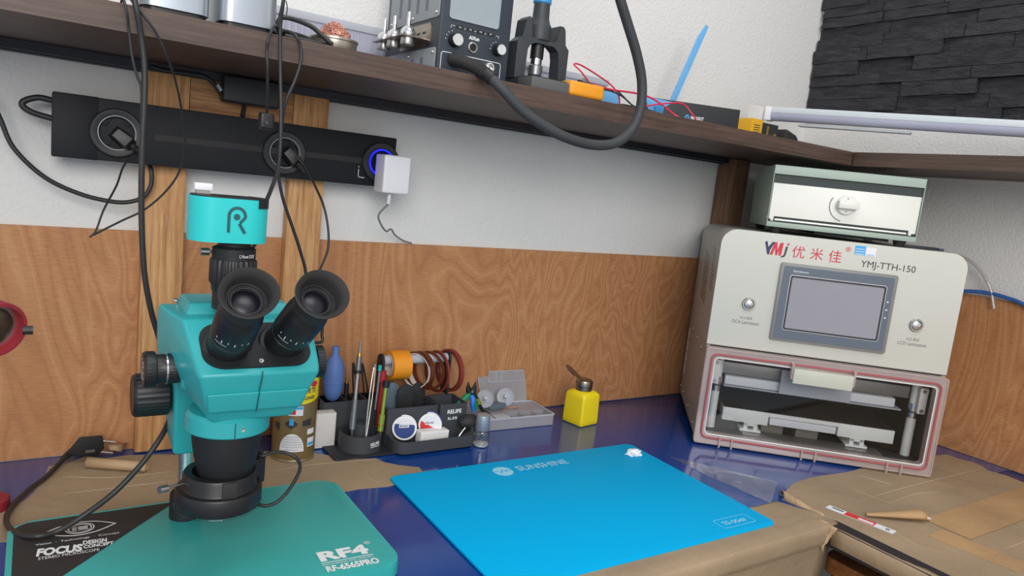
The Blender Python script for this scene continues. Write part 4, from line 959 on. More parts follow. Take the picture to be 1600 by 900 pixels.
# ================================================================ RED LAMP AT THE LEFT EDGE
c = at(-4, 516, -.52); ax = Vector((.45, -.72, -.12)).normalized()
rd = thing('desk_lamp', 'crimson metal desk lamp, its round head and base peeping in at the left edge', 'lamp', c)
T, _ = along(c-ax*.035, c)
T2 = T
obj('lamp_head', lathe(N(), [(.016, -.03), (.020, .0), (.022, .022), (.0232, .035), (.0226, .0365), (.0200, .0365), (.0192, .030), (.017, .005), (.0, .004)], T, 56), 'magred', rd)
obj('inner_ring', ring(N(), circle(0, 0, .0190, n=48), circle(0, 0, .0168, n=48), .024, .027, T), 'steel', rd)
obj('reflector', lathe(N(), [(.0168, .024), (.013, .012), (.007, .006), (0, .0055)], T, 40), 'nickel', rd)
kx = at(47, 516, -.535); obj('side_knob', cyl(N(), kx-Vector((.005, 0, 0)), kx+Vector((.002, 0, 0)), .0035), 'blk', rd)
bs = atz(-12, 795, .001)
lb = rd
obj('lamp_arm', tube(N(), [c-ax*.030, c-ax*.05+Vector((-.02, .01, .004)), Vector((-1.815, -.40, .33)), Vector((-1.835, -.30, .22)), Vector((-1.80, -.21, .10)), Vector((bs.x-.006, bs.y, .05)), Vector((bs.x-.006, bs.y, .015))], .0045, 12), 'magred', rd)
obj('base_disc', lathe(N(), [(0, .001), (.018, .001), (.0185, .003), (.0185, .014), (.0165, .0165), (0, .0165)], Matrix.Translation((bs.x, bs.y, 0)), 48), 'magred', lb)

# ================================================================ CLEANER CAN + CARD
cn = thing('cleaner_can', 'tall bronze spray can with a yellow cleaner label, standing behind the microscope', 'can', (-1.346, -.1015, 0))
def K_(name, bm, m, T, p, label=None, sharp=38): bm.transform(T); return obj(name, bm, m, p, label, sharp=sharp)
KT = Matrix.Translation((-1.346, -.1015, .0012))
K_('can_body', lathe(N(), [(0, 0), (.0322, 0), (.0340, .0015), (.0340, .168), (.0325, .171), (.026, .178), (.013, .184), (0, .184)], KT, 64) if False else lathe(N(), [(0, 0), (.0322, 0), (.0340, .0015), (.0340, .168), (.0325, .171), (.026, .178), (.013, .184), (0, .184)], None, 64), 'can', KT, cn)
K_('bottom_rim', lathe(N(), [(.0335, 0), (.0348, .0004), (.0350, .002), (.0345, .0036), (.0335, .004)], None, 64), 'canrim', KT, cn)
K_('nozzle', lathe(N(), [(.0, .184), (.009, .184), (.009, .196), (0, .197)], None, 24), 'white', KT, cn)
def curved(poly_rows, r, m, name, lab=None, parent=cn):
    """a label wrapped on the can: rows of (angle, z) pairs"""
    bm = N(); rows = [[bm.verts.new(KT @ Vector((r*math.cos(a), r*math.sin(a), z))) for a, z in row] for row in poly_rows]
    for A, B in zip(rows, rows[1:]):
        for k in range(len(A)-1): bm.faces.new((A[k], A[k+1], B[k+1], B[k]))
    return obj(name, bm, m, parent, lab)
vd = math.atan2(CP.y+.1015, CP.x+1.346)         # direction from the can to the viewer
def arcband(a0, a1, f0, f1, n=28, k=4):
    return [[(a0+(a1-a0)*i/n, f0(i/n)+(f1(i/n)-f0(i/n))*j/k) for j in range(k+1)] for i in range(n+1)]
curved(arcband(vd-1.35, vd+1.35, lambda t: .096+.008*(2*t-1)**2, lambda t: .150-.004*(2*t-1)**2), .03425, 'canyel', 'yellow_label')
def ctext(s, a, z, w_, h_, m, bold=0, r=.0347):
    cu = bpy.data.curves.new('l', 'FONT'); cu.body = s; cu.size = 1; cu.offset = bold; cu.resolution_u = 2
    t_ = bpy.data.objects.new('l', cu); C.objects.link(t_); dg = bpy.context.evaluated_depsgraph_get(); me = bpy.data.meshes.new_from_object(t_.evaluated_get(dg)); bpy.data.objects.remove(t_)
    bm = N(); bm.from_mesh(me); xs = [v.co.x for v in bm.verts]; ys = [v.co.y for v in bm.verts]
    for v in bm.verts:
        x = (v.co.x-(min(xs)+max(xs))/2)*w_/(max(xs)-min(xs)); y = (v.co.y-(min(ys)+max(ys))/2)*h_/(max(ys)-min(ys)); aa = a+x/r
        v.co = KT @ Vector((r*math.cos(aa), r*math.sin(aa), z+y))
    return obj('lettering', bm, m, cn)
ctext('环保清洗剂', vd+.25, .1185, .048, .0095, 'logonavy', .02)
ctext('ELECTRONIC CLEANER', vd+.12, .1065, .056, .0058, 'ink', .02)
curved(arcband(vd+.62, vd+1.12, lambda t: .128-.005*math.sin(PI*t), lambda t: .128+.005*math.sin(PI*t)+1e-5), .0345, 'labred', 'red_oval')
curved(arcband(vd-.32, vd+.35, lambda t: .078, lambda t: .0935, 10, 2), .0345, 'white', 'white_label'); curved(arcband(vd-.30, vd+.33, lambda t: .0885, lambda t: .0928, 10, 2), .0348, 'stick', 'blue_band'); curved(arcband(vd-.26, vd+.02, lambda t: .080, lambda t: .0875, 6, 2), .0348, 'labred', 'red_band')
curved(arcband(vd-.66, vd+.50, lambda t: .018+.0*t, lambda t: .018+.030*math.sqrt(max(0.0001, 1-(2*t-1)**2)), 30, 3), .0345, 'white', 'white_dome')
for i, s in enumerate(('Application Fields', 'Electronic industry', 'Household appliances', 'Communication equipment', 'Optical instruments', 'Machinery')): ctext(s, vd-.08, .0425-i*.0042, (.022, .026, .030, .033, .032, .018)[i], .0024, 'ink')
ctext('99pro', vd-.05, .0085, .018, .0060, 'gold', .03)
curved(arcband(vd-.42, vd+.12, lambda t: .056+.006*abs(2*t-1), lambda t: .066+.004*math.sin(PI*t), 10, 2), .0345, 'ink', 'printed_picture'); curved(arcband(vd-.24, vd-.04, lambda t: .062, lambda t: .073, 6, 2), .0348, 'stick', 'printed_picture')
curved(arcband(vd+.36, vd+.80, lambda t: .060, lambda t: .069+.003*t, 8, 2), .0345, 'ink', 'printed_picture'); curved(arcband(vd-1.0, vd-.72, lambda t: .050+.006*(1-t), lambda t: .064, 6, 2), .0345, 'ink', 'printed_picture')
curved(arcband(vd+.62, vd+1.05, lambda t: .045, lambda t: .054, 6, 2), .0345, 'white', 'printed_picture'); curved(arcband(vd+.66, vd+1.08, lambda t: .024, lambda t: .039, 6, 2), .0345, 'white', 'printed_picture'); curved(arcband(vd+.68, vd+1.04, lambda t: .026, lambda t: .031, 6, 2), .0348, 'stick', 'printed_picture')
A, B = atz(484, 703, 0), atz(522, 699, 0)
cdt = (B-A).normalized(); T = frame(A, cdt, Vector((0, 0, 1)).cross(cdt), (0, 0, 1))
t = thing('white_carton', 'small plain white carton standing between the cleaner can and the organizer', 'box', (A+B)/2)
obj('carton_body', box(N(), -.006, (B-A).length, 0, .020, .0011, .0620, T, .0008), 'card', t)

# ================================================================ ORGANIZER
og = thing('desk_organizer', 'charcoal grey bench organizer with a round pot, trays and a tape axle', 'organizer', (-1.15, -.1, 0))
obj('base_mat', prism(N(), rrect(-1.292, -1.030, -.150, -.022, .008), .0012, .0040, bev=.0008), 'orgd', og)
PX, PY = -1.2335, -.1075
obj('round_pot', ring(N(), circle(PX, PY, .0365, n=48), circle(PX, PY, .0320, n=48), .0041, .0330, None, .012), 'org', og)
obj('pot_riser', lathe(N(), [(0, .012), (.017, .012), (.017, .042), (.015, .043), (0, .043)], Matrix.Translation((PX+.004, PY+.010, 0)), 32), 'org', og)
# rear holder with wells
bm = N(); box(bm, -1.288, -1.176, -.070, -.0665, .0041, .0740); box(bm, -1.288, -1.176, -.032, -.0285, .0041, .0740)
for x in (-1.288, -1.2475, -1.2295, -1.2115, -1.1795): box(bm, x, x+.0035, -.0665, -.032, .0041, .0740)
obj('rear_holder', bm, 'org', og)
# right block: stepped trays
obj('front_tray', ring(N(), rrect(-1.1890, -1.0350, -.1650, -.1150, (.012, .002, .002, .022)), rrect(-1.1865, -1.0375, -.1625, -.1175, (.010, .001, .001, .020)), .0041 if False else .0041, .0245, None, .0085), 'org', og)
bm = N(); ring(bm, rrect(-1.1890, -1.0900, -.1148, -.0400, .002), rrect(-1.1865, -1.0925, -.1125, -.0425, .001), .0041, .0690, None, .012)
obj('middle_tray', bm, 'org', og)
fb_ = obj('tall_cup', ring(N(), rrect(-1.0880, -1.0320, -.1200, -.0600, .003), rrect(-1.0850, -1.0350, -.1170, -.0630, .002), .0041, .0700, None, .012), 'org', og)
T = frame((-1.0590, -.1202, .0560), (1, 0, 0), (0, 0, 1), (0, -1, 0))
txt('lettering', 'RELIFE', T, .029, .0075, 'print_', og, .03); txt('lettering', 'RL-078', T @ Matrix.Translation((-.003, -.0130, 0)), .019, .0055, 'print_', og, .02)
a = math.atan2(CP.y-PY, CP.x-PX)+.75
T = frame((PX+.0367*math.cos(a), PY+.0367*math.sin(a), .0185), (-math.sin(a), math.cos(a), 0), (0, 0, 1), (math.cos(a), math.sin(a), 0))
txt('lettering', 'RELIFE', T @ Matrix.Translation((0, .002, .0006)), .019, .0060, 'print_', og, .03); bm = N(); stroke(bm, [(-.0095, -.003), (.0095, -.003)], .0010, T @ Matrix.Translation((0, 0, .0006))); obj('printed_line', bm, 'print_', og)
# tape axle and end plates
def arch(x, y0, y1, z1, th, m='org'):
    pts = [(y0, .0702), (y1, .0702)]+[((y0+y1)/2+(y1-y0)/2*math.cos(PI*i/10), z1-(y1-y0)/2+(y1-y0)/2*math.sin(PI*i/10)) for i in range(11)]
    return prism(N(), pts, 0, th, frame((x, 0, 0), (0, 1, 0), (0, 0, 1), (1, 0, 0)))
obj('axle_bracket', arch(-1.1835, -.066, -.040, .152, .004), 'orgd', og)
obj('axle_bracket', arch(-1.0485, -.066, -.040, .152, .004), 'orgd', og)
obj('axle', cyl(N(), (-1.1794, -.053, .1395), (-1.0486, -.053, .1395), .0085), 'frost', og)
AXZ = .1395
def roll_tape(name, x0, x1, R, r, m, label, yc=-.053, core='core', tilt=0, dz=0):
    zc = AXZ+.0086-r+dz
    T = Matrix.Translation((x0, yc, zc)) @ Matrix.Rotation(tilt, 4, 'Z') @ frame((0, 0, 0), (0, 1, 0), (0, 0, 1), (1, 0, 0))
    t_ = thing(name, label, 'tape', (x0, yc, zc)); L = x1-x0
    obj('tape_winding', ring(N(), circle(0, 0, R, n=64), circle(0, 0, r+.0018, n=64), 0, L, T), m, t_)
    obj('core', ring(N(), circle(0, 0, r+.0017, n=64), circle(0, 0, r, n=64), -.0004, L+.0004, T), core, t_)
roll_tape('tape_roll', -1.1665, -1.1310, .0268, .0180, 'orange', 'wide orange masking tape roll on the organizer axle')
roll_tape('tape_roll', -1.1120, -1.1080, .0355, .0312, 'kapton', 'leftmost amber tape roll with a white core on the axle', tilt=.45)
roll_tape('tape_roll', -1.1050, -1.0960, .0362, .0312, 'kapton', 'wide amber tape roll with a pale core in the middle of the axle', tilt=.24)
roll_tape('tape_roll', -1.0850, -1.0810, .0370, .0325, 'kapton', 'narrow amber tape roll right of the wide amber roll', core='kred', tilt=.40)
roll_tape('tape_roll', -1.0680, -1.0640, .0400, .0350, 'kred', 'thin reddish tape ring near the right end of the axle', core='kapton', tilt=.12)
roll_tape('tape_roll', -1.0430, -1.0350, .0410, .0345, 'kred', 'outermost red-brown tape ring outside the right axle bracket', core='kapton', tilt=.15)
# things standing in the pot and holder
bl = thing('air_blower', 'periwinkle blue rubber air blower bulb in the organizer', 'blower', (-1.266, -.0495, .05))
obj('bulb', lathe(N(), [(0, .070), (.006, .0705), (.0110, .075), (.0150, .083), (.0172, .094), (.0180, .104), (.0185, .1045), (.0185, .1060), (.0180, .1065), (.0182, .114), (.0176, .125), (.0155, .137), (.0110, .147), (.0075, .1515), (.0062, .155), (.0060, .166), (.0055, .168), (.0040, .168), (.0038, .162), (0, .162)], Matrix.Translation((-1.2665, -.0495, .0)), 56), 'blower', bl)
def tool(name, label, cat, parts, loc):
    t_ = thing(name, label, cat, loc)
    for p in parts:
        pn, a, b, r0, r1, m = p; obj(pn, cyl(N(), a, b, r0, r1, 20), m, t_)
    return t_
def seg(p0, p1, a, b): p0 = Vector(p0); p1 = Vector(p1); return p0.lerp(p1, a), p0.lerp(p1, b)
p0, p1 = at(549, 686, -.118), at(564, 530, -.100)
tool('screwdriver', 'long silver grey precision driver standing tip up in the round pot', 'screwdriver', [('tip', *seg(p0, p1, 0, .10), .0010, .0030, 'gunmetal'), ('handle', *seg(p0, p1, .101, .40), .0052, .0048, 'gunmetal'), ('shaft', *seg(p0, p1, .401, .66), .0036, .0038, 'steel'), ('collar', *seg(p0, p1, .661, .69), .0068, .0068, 'blk'), ('grip', *seg(p0, p1, .691, .83), .0045, .0042, 'gunmetal'), ('brass_ring', *seg(p0, p1, .831, .865), .0034, .0026, 'gold'), ('point', *seg(p0, p1, .866, 1), .0024, .0008, 'gunmetal')], p0)
# steel tweezers
p0, p1 = at(571, 686, -.120), at(586, 569, -.098); dv = (p1-p0).normalized()
tw = thing('tweezers', 'bright steel tweezers standing in the right half of the round pot', 'tweezers', p0)
for s in (-1, 1):
    obj('arm', tube(N(), [p0+Vector((s*.0008, 0, 0)), p0.lerp(p1, .35)+Vector((s*.0026, s*.001, 0)), p0.lerp(p1, .7)+Vector((s*.0030, s*.001, 0)), p1+Vector((s*.0010, 0, 0))], .0012, 8), 'steel', tw)
obj('joint', lathe(N(), [(0, -.003), (.0026, -.0025), (.0028, .003), (0, .004)], along(p1-dv*.003, p1+dv)[0], 16), 'gunmetal', tw)
p0, p1 = at(592, 640, -.082), at(599, 579, -.082)
tool('screwdriver', 'red anodised precision driver with a wide red cap, behind the lime one', 'screwdriver', [('shaft', *seg(p0, p1, -.95, .0), .0024, .0030, 'red'), ('grip', *seg(p0, p1, .001, .72), .0040, .0042, 'red'), ('cap', *seg(p0, p1, .721, 1), .0072, .0060, 'red')], p0)
p0, p1 = at(593, 680, -.125), at(604, 595, -.118)
tool('screwdriver', 'lime gold precision driver with a black cap at the right side of the round pot', 'screwdriver', [('tip', *seg(p0, p1, 0, .08), .0018, .0034, 'gold'), ('grip', *seg(p0, p1, .081, .38), .0052, .0052, 'lime'), ('grip_ring', *seg(p0, p1, .18, .21), .0057, .0057, 'gold'), ('shaft', *seg(p0, p1, .381, .88), .0034, .0036, 'lime'), ('cap', *seg(p0, p1, .881, 1), .0062, .0066, 'blk')], p0)
p0, p1 = at(540, 625, -.050), at(544, 566, -.050)
tool('probe', 'thin black handled probe right of the blue blower', 'probe', [('handle', *seg(p0, p1, -.7, .45), .0042, .0040, 'labblue' if False else 'blk'), ('collar', *seg(p0, p1, .451, .62), .0026, .0016, 'gold'), ('needle', *seg(p0, p1, .621, 1), .0009, .0004, 'copper')], p0)
for k, (a, b, lb_) in enumerate((((556, 622), (552, 567), 'black tweezers standing left of the long silver driver'), ((573, 622), (566, 568), 'black pointed tweezers leaning behind the long silver driver'))):
    p0, p1 = at(*a, -.050), at(*b, -.050); t_ = thing('tweezers', lb_, 'tweezers', p0); pz = p0-(p1-p0)*.75
    for s in (-1, 1): obj('arm', tube(N(), [pz+Vector((s*.001, 0, 0)), p0+Vector((s*.0035, 0, 0)), p0.lerp(p1, .5)+Vector((s*.003, 0, 0)), p1+Vector((s*.0006, 0, 0))], .0016, 8), 'blk', t_)
p0 = at(594, 575, -.085); tool('cutter_pen', 'small steel pen with a turquoise end behind the round pot', 'pen', [('barrel', at(586, 640, -.085), at(593, 580, -.085), .0026, .0028, 'steel'), ('coloured_end', at(593, 579, -.085), at(594, 571, -.085), .0030, .0030, 'cyan')], p0)
# spatula blades, hair clip shape
def blade(name, label, px, py0, py1, y, w_, m, x_off=0, ribs=False):
    a, b = at(px, py1, y), at(px, py0, y); T = frame(a, (1, 0, 0), (0, 0, 1), (0, -1, 0)); h = b.z-a.z
    t_ = thing(name, label, 'scraper', a)
    pts = [(-w_*.42, -.03), (w_*.42, -.03), (w_*.5, h*.55)]+[(w_*.5*math.cos(q), h*.62+h*.38*math.sin(q)) for q in [PI*i/12 for i in range(1, 12)]]+[(-w_*.5, h*.55)]
    obj('blade', prism(N(), pts, -.0015, .0015, T, bev=.0005), m, t_)
    if ribs:
        bm = N()
        for k in range(9): tube(bm, [T @ Vector((-w_*.38+k*w_*.085, h*.02, .0018)), T @ Vector((-w_*.46+k*w_*.085-.004, h*.62, .0018))], .0007, 6, 2, False)
        obj('ribs', bm, 'rubber', t_)
blade('scraper', 'slate grey rounded plastic scraper standing in the middle tray', 610, 598, 640, -.072, .029, 'slate')
blade('scraper', 'black ribbed heart-shaped holder standing right of the slate scraper', 632, 601, 640, -.088, .034, 'orgd', ribs=True)
blade('scraper', 'black ribbed plastic piece below the amber tape rolls', 650, 598, 640, -.066, .030, 'orgd', ribs=True)
# solder reels
def reel(px, py, y, R, label, face, band, s1, s2):
    c_ = at(px, py, y); ax_ = (Vector((CP.x, CP.y, c_.z+.12))-c_).normalized(); zz = ax_; xx = Vector((0, 0, 1)).cross(zz).normalized(); yy = zz.cross(xx)
    T = frame(c_, xx, yy, zz); t_ = thing('solder_reel', label, 'reel', c_)
    obj('reel_rim', lathe(N(), [(0, -.010), (R, -.010), (R, -.0085), (R*.86, -.008), (R*.86, -.002), (R, -.0015), (R, 0), (R*.98, .0006), (0, .0006)], T, 56), 'alu', t_)
    obj('face_label', prism(N(), circle(0, 0, R*.84, n=48), .0006, .0009, T), face, t_)
    obj('label_band', prism(N(), [p for p in circle(0, 0, R*.84, n=48) if p[1]-p[0]*.5*0 < (R*.35 if band == 'labblue' else -p[0]*.55)], .0009, .0011, T), band, t_)
    obj('label_field', prism(N(), rrect(-R*.42, R*.38, R*.05, R*.34, .0008), .0012, .0013, T @ Matrix.Rotation(.12, 4, 'Z')), 'white', t_)
    txt('lettering', s1, T @ Matrix.Rotation(.12, 4, 'Z') @ Matrix.Translation((-R*.02, R*.2, .0013)), R*.66, R*.18, 'logonavy', t_, .02)
    return t_, T, R
reel(632, 669, -.1270, .0215, 'blue and white labelled reel on the left in the front of the organizer', 'white', 'labblue', 'MECHANIC', '')
t_, T, R = reel(672, 664, -.1270, .0210, 'red and white labelled reel right of the blue one in the organizer', 'white', 'labred', 'RELIFE', '')
bm = N(); torus(bm, .0215, .0014, T @ Matrix.Translation((-.001, .001, -.009))); obj('blue_rim', bm, 'labblue', t_)
er = thing('eraser_block', 'white eraser block lying in the front tray', 'eraser', (-1.11, -.14, .01))
obj('eraser_body', box(N(), -.0290, .0290, -.010, .010, -.0115, .0105, frame((-1.1105, -.1385, .0225), Vector((.995, .05, -.04)), Vector((-.05, .995, 0)), Vector((.04, 0, .995))), .0025, 3), 'eraser', er)
c_ = at(628, 690, -.15); tool('metal_tip', 'small dark metal tip lying at the left end of the front tray', 'tip', [('tip_body', (c_.x-.006, -.142, .0105), (c_.x+.006, -.140, .0105), .0020, .0016, 'gunmetal')], (c_.x, -.142, .009))
# side cutters
pv = at(736, 612, -.092)
pr_ = thing('side_cutters', 'black side cutters with green and blue grips, jaws up, in the tall cup', 'cutters', pv)
PT = frame(pv, (1, 0, 0), (0, 0, 1), (0, -1, 0))
for s in (-1, 1):
    obj('jaw', hull(N(), [PT @ Vector(p) for p in [(s*.001, -.006, -.004), (s*.009, -.002, -.004), (s*.0105, .006, -.003), (s*.0085, .0215, -.0005), (s*.001, .006, -.002), (s*.001, -.006, .004), (s*.009, -.002, .004), (s*.0105, .006, .003), (s*.0085, .0215, .0005), (s*.001, .006, .002)]], .0006), 'blk', pr_)
obj('pivot', lathe(N(), [(0, 0), (.0035, 0), (.003, .0015), (0, .0018)], PT @ Matrix.Translation((0, .001, .0042)), 20), 'steel', pr_)
for nm, m, pts, r in (('grip', 'green', [(-.003, -.003, 0), (-.012, -.012, 0), (-.026, -.023, .001), (-.036, -.034, 0)], .0048), ('grip', 'bluep', [(-.001, -.006, .004), (.001, -.014, .008), (.000, -.024, .010), (.003, -.036, .012)], .0046), ('grip', 'green', [(.004, -.005, 0), (.009, -.016, .002), (.011, -.026, .004), (.012, -.036, .006)], .0045)):
    obj(nm, tube(N(), [PT @ Vector(p) for p in pts], r, 12, rf=lambda t, i: .75+.5*math.sin(PI*min(1, t+.15))), m, pr_, {'green': 'green grip', 'bluep': 'blue grip'}[m])
pn = thing('small_pliers', 'black pen-shaped tool with a green collar leaning right of the tall cup', 'tool', at(752, 640, -.09))
obj('body', cyl(N(), at(740, 612, -.095), at(757, 648, -.10), .0036, .0030), 'blk', pn); obj('collar', cyl(N(), at(745, 623, -.099), at(749, 631, -.100), .0046), 'lime', pn)
# black blower nozzle / brush with clip, lying on the right end of the front tray
br = thing('dust_brush', 'round black brush head resting on the right end of the front tray', 'brush', at(732, 660, -.135))
c_ = at(733, 658, -.138)
bm = N(); bmesh.ops.create_icosphere(bm, subdivisions=4, radius=1)
for v in bm.verts:
    p = v.co.copy(); f_ = 1+.10*mnoise.noise(p*6); v.co = c_+Vector((p.x*.0215*f_, p.y*.014*f_, p.z*.0125*f_))
obj('bristles', bm, 'rubber', br)
obj('brush_handle', tube(N(), [c_+Vector((.004, -.004, -.006)), at(736, 676, -.152), at(722, 684, -.158)], .0062, 12), 'orgd', br)
obj('handle_band', cyl(N(), at(735, 674, -.150), at(737, 679, -.152), .0070), 'green', br)
obj('steel_clip', tube(N(), [at(727, 668, -.158), at(718, 680, -.160), at(716, 686, -.160), at(721, 684, -.162)], .0011, 8), 'chrome', br)

# ================================================================ NAIL BOTTLE
nb = thing('glass_bottle', 'small clear glass bottle with a silver screw cap, standing in front of the plastic box', 'bottle', (-1.0195, -.158, 0))
T = Matrix.Translation((-1.0195, -.158, 0))
K_('bottle_glass', lathe(N(), [(0, .0006), (.0135, .0006), (.0148, .002), (.0150, .006), (.0152, .026), (.0140, .029), (.0090, .0305), (.0090, .033), (0, .033)], None, 40), 'glass', T, nb)
K_('thick_base', lathe(N(), [(0, .0012), (.0135, .0012), (.0142, .0045), (0, .0060)], None, 36), 'alu', T, nb)
K_('screw_cap', lathe(N(), [(0, .0305), (.0132, .0305), (.0138, .032), (.0128, .055), (.0120, .0585), (.0100, .0600), (0, .0602)], None, 44), 'silver', T, nb)
K_('brush_stem', cyl(N(), (.001, 0, .0060), (0, 0, .0300), .0016, .0022, 14), 'blk', T, nb)
K_('liquid_line', ring(N(), circle(0, 0, .0146, n=36), circle(0, 0, .0136, n=36), .0165, .0172), 'chrome', T, nb)

# ================================================================ PLASTIC BOX WITH LID
q = [atz(763, 674, 0), atz(865, 664, 0)]
dirx = (q[1]-q[0]).normalized(); dy_ = Vector((0, 0, 1)).cross(dirx)
pbx = thing('plastic_box', 'clear plastic compartment box with its lid standing open, behind the glass bottle', 'box', q[0])
BT = frame(q[0]-dirx*.042, dirx, dy_, (0, 0, 1)); BL = (q[1]-q[0]).length+.042; BD = .092; BH = .0225
def B_(name, bm, m, p=None): bm.transform(BT); return obj(name, bm, m, p or pbx)
B_('box_tray', ring(N(), rrect(0, BL, 0, BD, .005), rrect(.0015, BL-.0015, .0015, BD-.0015, .004), .0006, BH, None, .002), 'clearbox')
P_ = rrect(-.0008, BL+.0008, -.0008, BD+.0008, .005); B_('rim', ring(N(), P_, rrect(.0018, BL-.0018, .0018, BD-.0018, .004), BH-.0012, BH+.0014), 'frost')
bm = N()
for k in range(1, 6): box(bm, BL*k/6-.0005, BL*k/6+.0005, .002, BD*.42, .0021, BH-.002)
box(bm, .002, BL-.002, BD*.42, BD*.42+.001, .0021, BH-.002); B_('dividers', bm, 'clearbox')
B_('inner_cover', box(N(), BL*.35, BL-.003, BD*.44, BD-.003, BH-.003, BH-.0015), 'clearbox')
for x0_, x1_ in ((.012, .056), (.060, .092)):
    B_('small_lid', prism(N(), rrect(x0_, x1_, .004, .026, .002), BH-.0010, BH+.0012, bev=.0006), 'frost')
B_('copper_strip', tube(N(), [(BL*.52, BD*.55, BH), (BL*.60, BD*.62, BH+.001), (BL*.72, BD*.60, BH+.001), (BL*.66, BD*.56, BH+.001)], .0014, 8), 'copper')
LTm = frame(BT @ Vector((0, BD, BH+.0015)), dirx, Vector((0, 0, 1)), -dy_)      # lid plane, x right, y up
X0 = .070; lid = [(X0+.004, 0), (BL-.012, 0), (BL-.017, .036), (BL-.024, .066), (X0+.016, .066), (X0+.0155, .055), (X0-.008, .055)]
l_tilt = LTm @ Matrix.Rotation(-.10, 4, 'X')
ld = obj('lid', prism(N(), lid, -.0012, .0004, l_tilt), 'clearbox', pbx)
P3 = [l_tilt @ Vector((x, y, .0004)) for x, y in lid]; obj('lid_edge', tube(N(), P3+[P3[0]], .0011, 6, smooth=False), 'frost', ld)
bm = N()
for a, b in (((X0+.018, .044), (BL-.021, .044)), ((X0+.035, .044), (X0+.034, .066)), ((X0+.048, .044), (X0+.047, .066)), ((X0+.018, .044), (X0+.016, .056))): tube(bm, [l_tilt @ Vector((*a, .0006)), l_tilt @ Vector((*b, .0006))], .0009, 6, 2, False)
obj('lid_ribs', bm, 'frost', ld)
# grey block with two clear suction discs standing on the box
gb = thing('suction_tool', 'grey tool with two clear round suction discs, resting on the plastic box', 'suction tool', atz(775, 636, BH+.003))
c0, c1 = atz(760, 640, BH+.0035), atz(790, 636, BH+.0035)
d_ = (c1-c0).normalized(); n_ = Vector((0, 0, 1)).cross(d_); GTm = frame((c0+c1)/2, d_, n_, (0, 0, 1))
obj('grey_bar', box(N(), -.021, .021, -.006, .012, 0, .010, GTm, .0015), 'slate', gb)
for px, py in ((758, 623), (790, 620)):
    c_ = at(px, py, (c0.y+c1.y)/2+.002); ax_ = Vector((-.75, -.62, .22)).normalized(); T, _ = along(c_-ax_*.002, c_)
    sd = obj('suction_disc', lathe(N(), [(0, .0050), (.0040, .0050), (.0050, .0025), (.0120, .0012), (.0178, .0032), (.0182, .0026), (.0120, -.0004), (0, -.001)], T, 44), 'frost', gb)
    obj('disc_screw', lathe(N(), [(0, .0050), (.0026, .0050), (.0026, .0075), (.0012, .0085), (0, .0075)], T, 18), 'chrome', sd)
    obj('stem', cyl(N(), c_-ax_*.002-Vector((0, 0, .006)), Vector((c_.x+.004, c_.y+.004, BH+.012)), .0045), 'slate', gb)

# ================================================================ YELLOW BOTTLE
yb = thing('pump_bottle', 'square yellow solvent bottle with a metal flip-top cap, standing alone on the blue desk', 'bottle', (-.7450, -.1055, 0), .17)
YT = ROOT[yb.name]
W_ = .0272
bm = N(); rows = []
for z, w_, r_ in ((.0008, W_*.95, .004), (.0025, W_*.99, .0045), (.010, W_, .0048), (.058, W_*.965, .0048), (.0645, W_*.94, .006), (.0685, W_*.82, .010), (.0705, W_*.66, .0140)):
    rows.append([bm.verts.new((x, y, z)) for x, y in rrect(-w_, w_, -w_, w_, r_, 6)])
for A, B in zip(rows, rows[1:]):
    for i in range(len(A)): j = (i+1) % len(A); bm.faces.new((A[i], A[j], B[j], B[i]))
bm.faces.new(rows[0][::-1]); bm.faces.new(rows[-1])
K_('bottle_body', bm, 'yellow', YT, yb, sharp=50)
K_('metal_collar', lathe(N(), [(.0, .0695), (.0160, .0695), (.0172, .0710), (.0172, .0760), (.0160, .0772), (.0160, .0785), (.0178, .0795), (.0178, .0890), (.0168, .0915), (.0130, .0935), (.0, .0940)], None, 56), 'nickel', YT, yb)
hp = YT @ Vector((-.006, .0, .0925)); c1 = at(886, 573, -.116)
dd = (c1-hp).normalized(); sx = Vector((-CF.y, CF.x, 0)).cross(dd); fl_n = Vector((.25, -.55, .8)); fl_x = dd.cross(fl_n).normalized(); fl_n = fl_x.cross(dd)
Lc = (c1-hp).length
T = frame(hp, dd, fl_x, dd.cross(fl_x))
fl = obj('flip_lid', prism(N(), [(0, -.003), (Lc*.25, -.0045)]+[(Lc*.68+Lc*.36*math.cos(a), .0112*math.sin(a)) for a in [-PI*.72+PI*1.44*i/22 for i in range(23)]]+[(Lc*.25, .0045), (0, .003)], -.0012, .0012, T, bev=.0005), 'nickel', yb)
obj('hinge_wire', tube(N(), [YT @ Vector((-.0155, .004, .084)), YT @ Vector((-.0170, .003, .092)), hp], .0010, 8), 'steel', yb)

# ================================================================ ON THE LONG SHELF
Z0 = SZ1+.0004
for k, (xa, xb, lab) in enumerate(((-1.6075, -1.5350, 'left of two silver rounded cases at the shelf front'), (-1.5245, -1.4580, 'right of two silver rounded cases at the shelf front, next to black cables'))):
    t_ = thing('silver_case', lab, 'case', ((xa+xb)/2, -.235, Z0))
    obj('case_shell', prism(N(), rrect(xa, xb, -.285, -.195, .014, 8), Z0+.006, Z0+.105, bev=.003), 'silver', t_)
    obj('black_foot', prism(N(), rrect(xa+.003, xb-.003, -.281, -.199, .012, 8), Z0, Z0+.0058), 'blk', t_)
t_ = thing('lilac_carton', 'long translucent lilac ribbed plastic case along the back of the shelf', 'case', (-1.1, -.06, Z0))
obj('case_shell', box(N(), -1.400, -.735, -.050, -.014, Z0, .7000, bev=.003), 'lilac', t_)
bm = N()
for k in range(66): box(bm, -1.396+k*.010, -1.396+k*.010+.004, -.0512, -.0502, Z0+.004, .690)
obj('vertical_ribs', bm, 'lilac', t_)
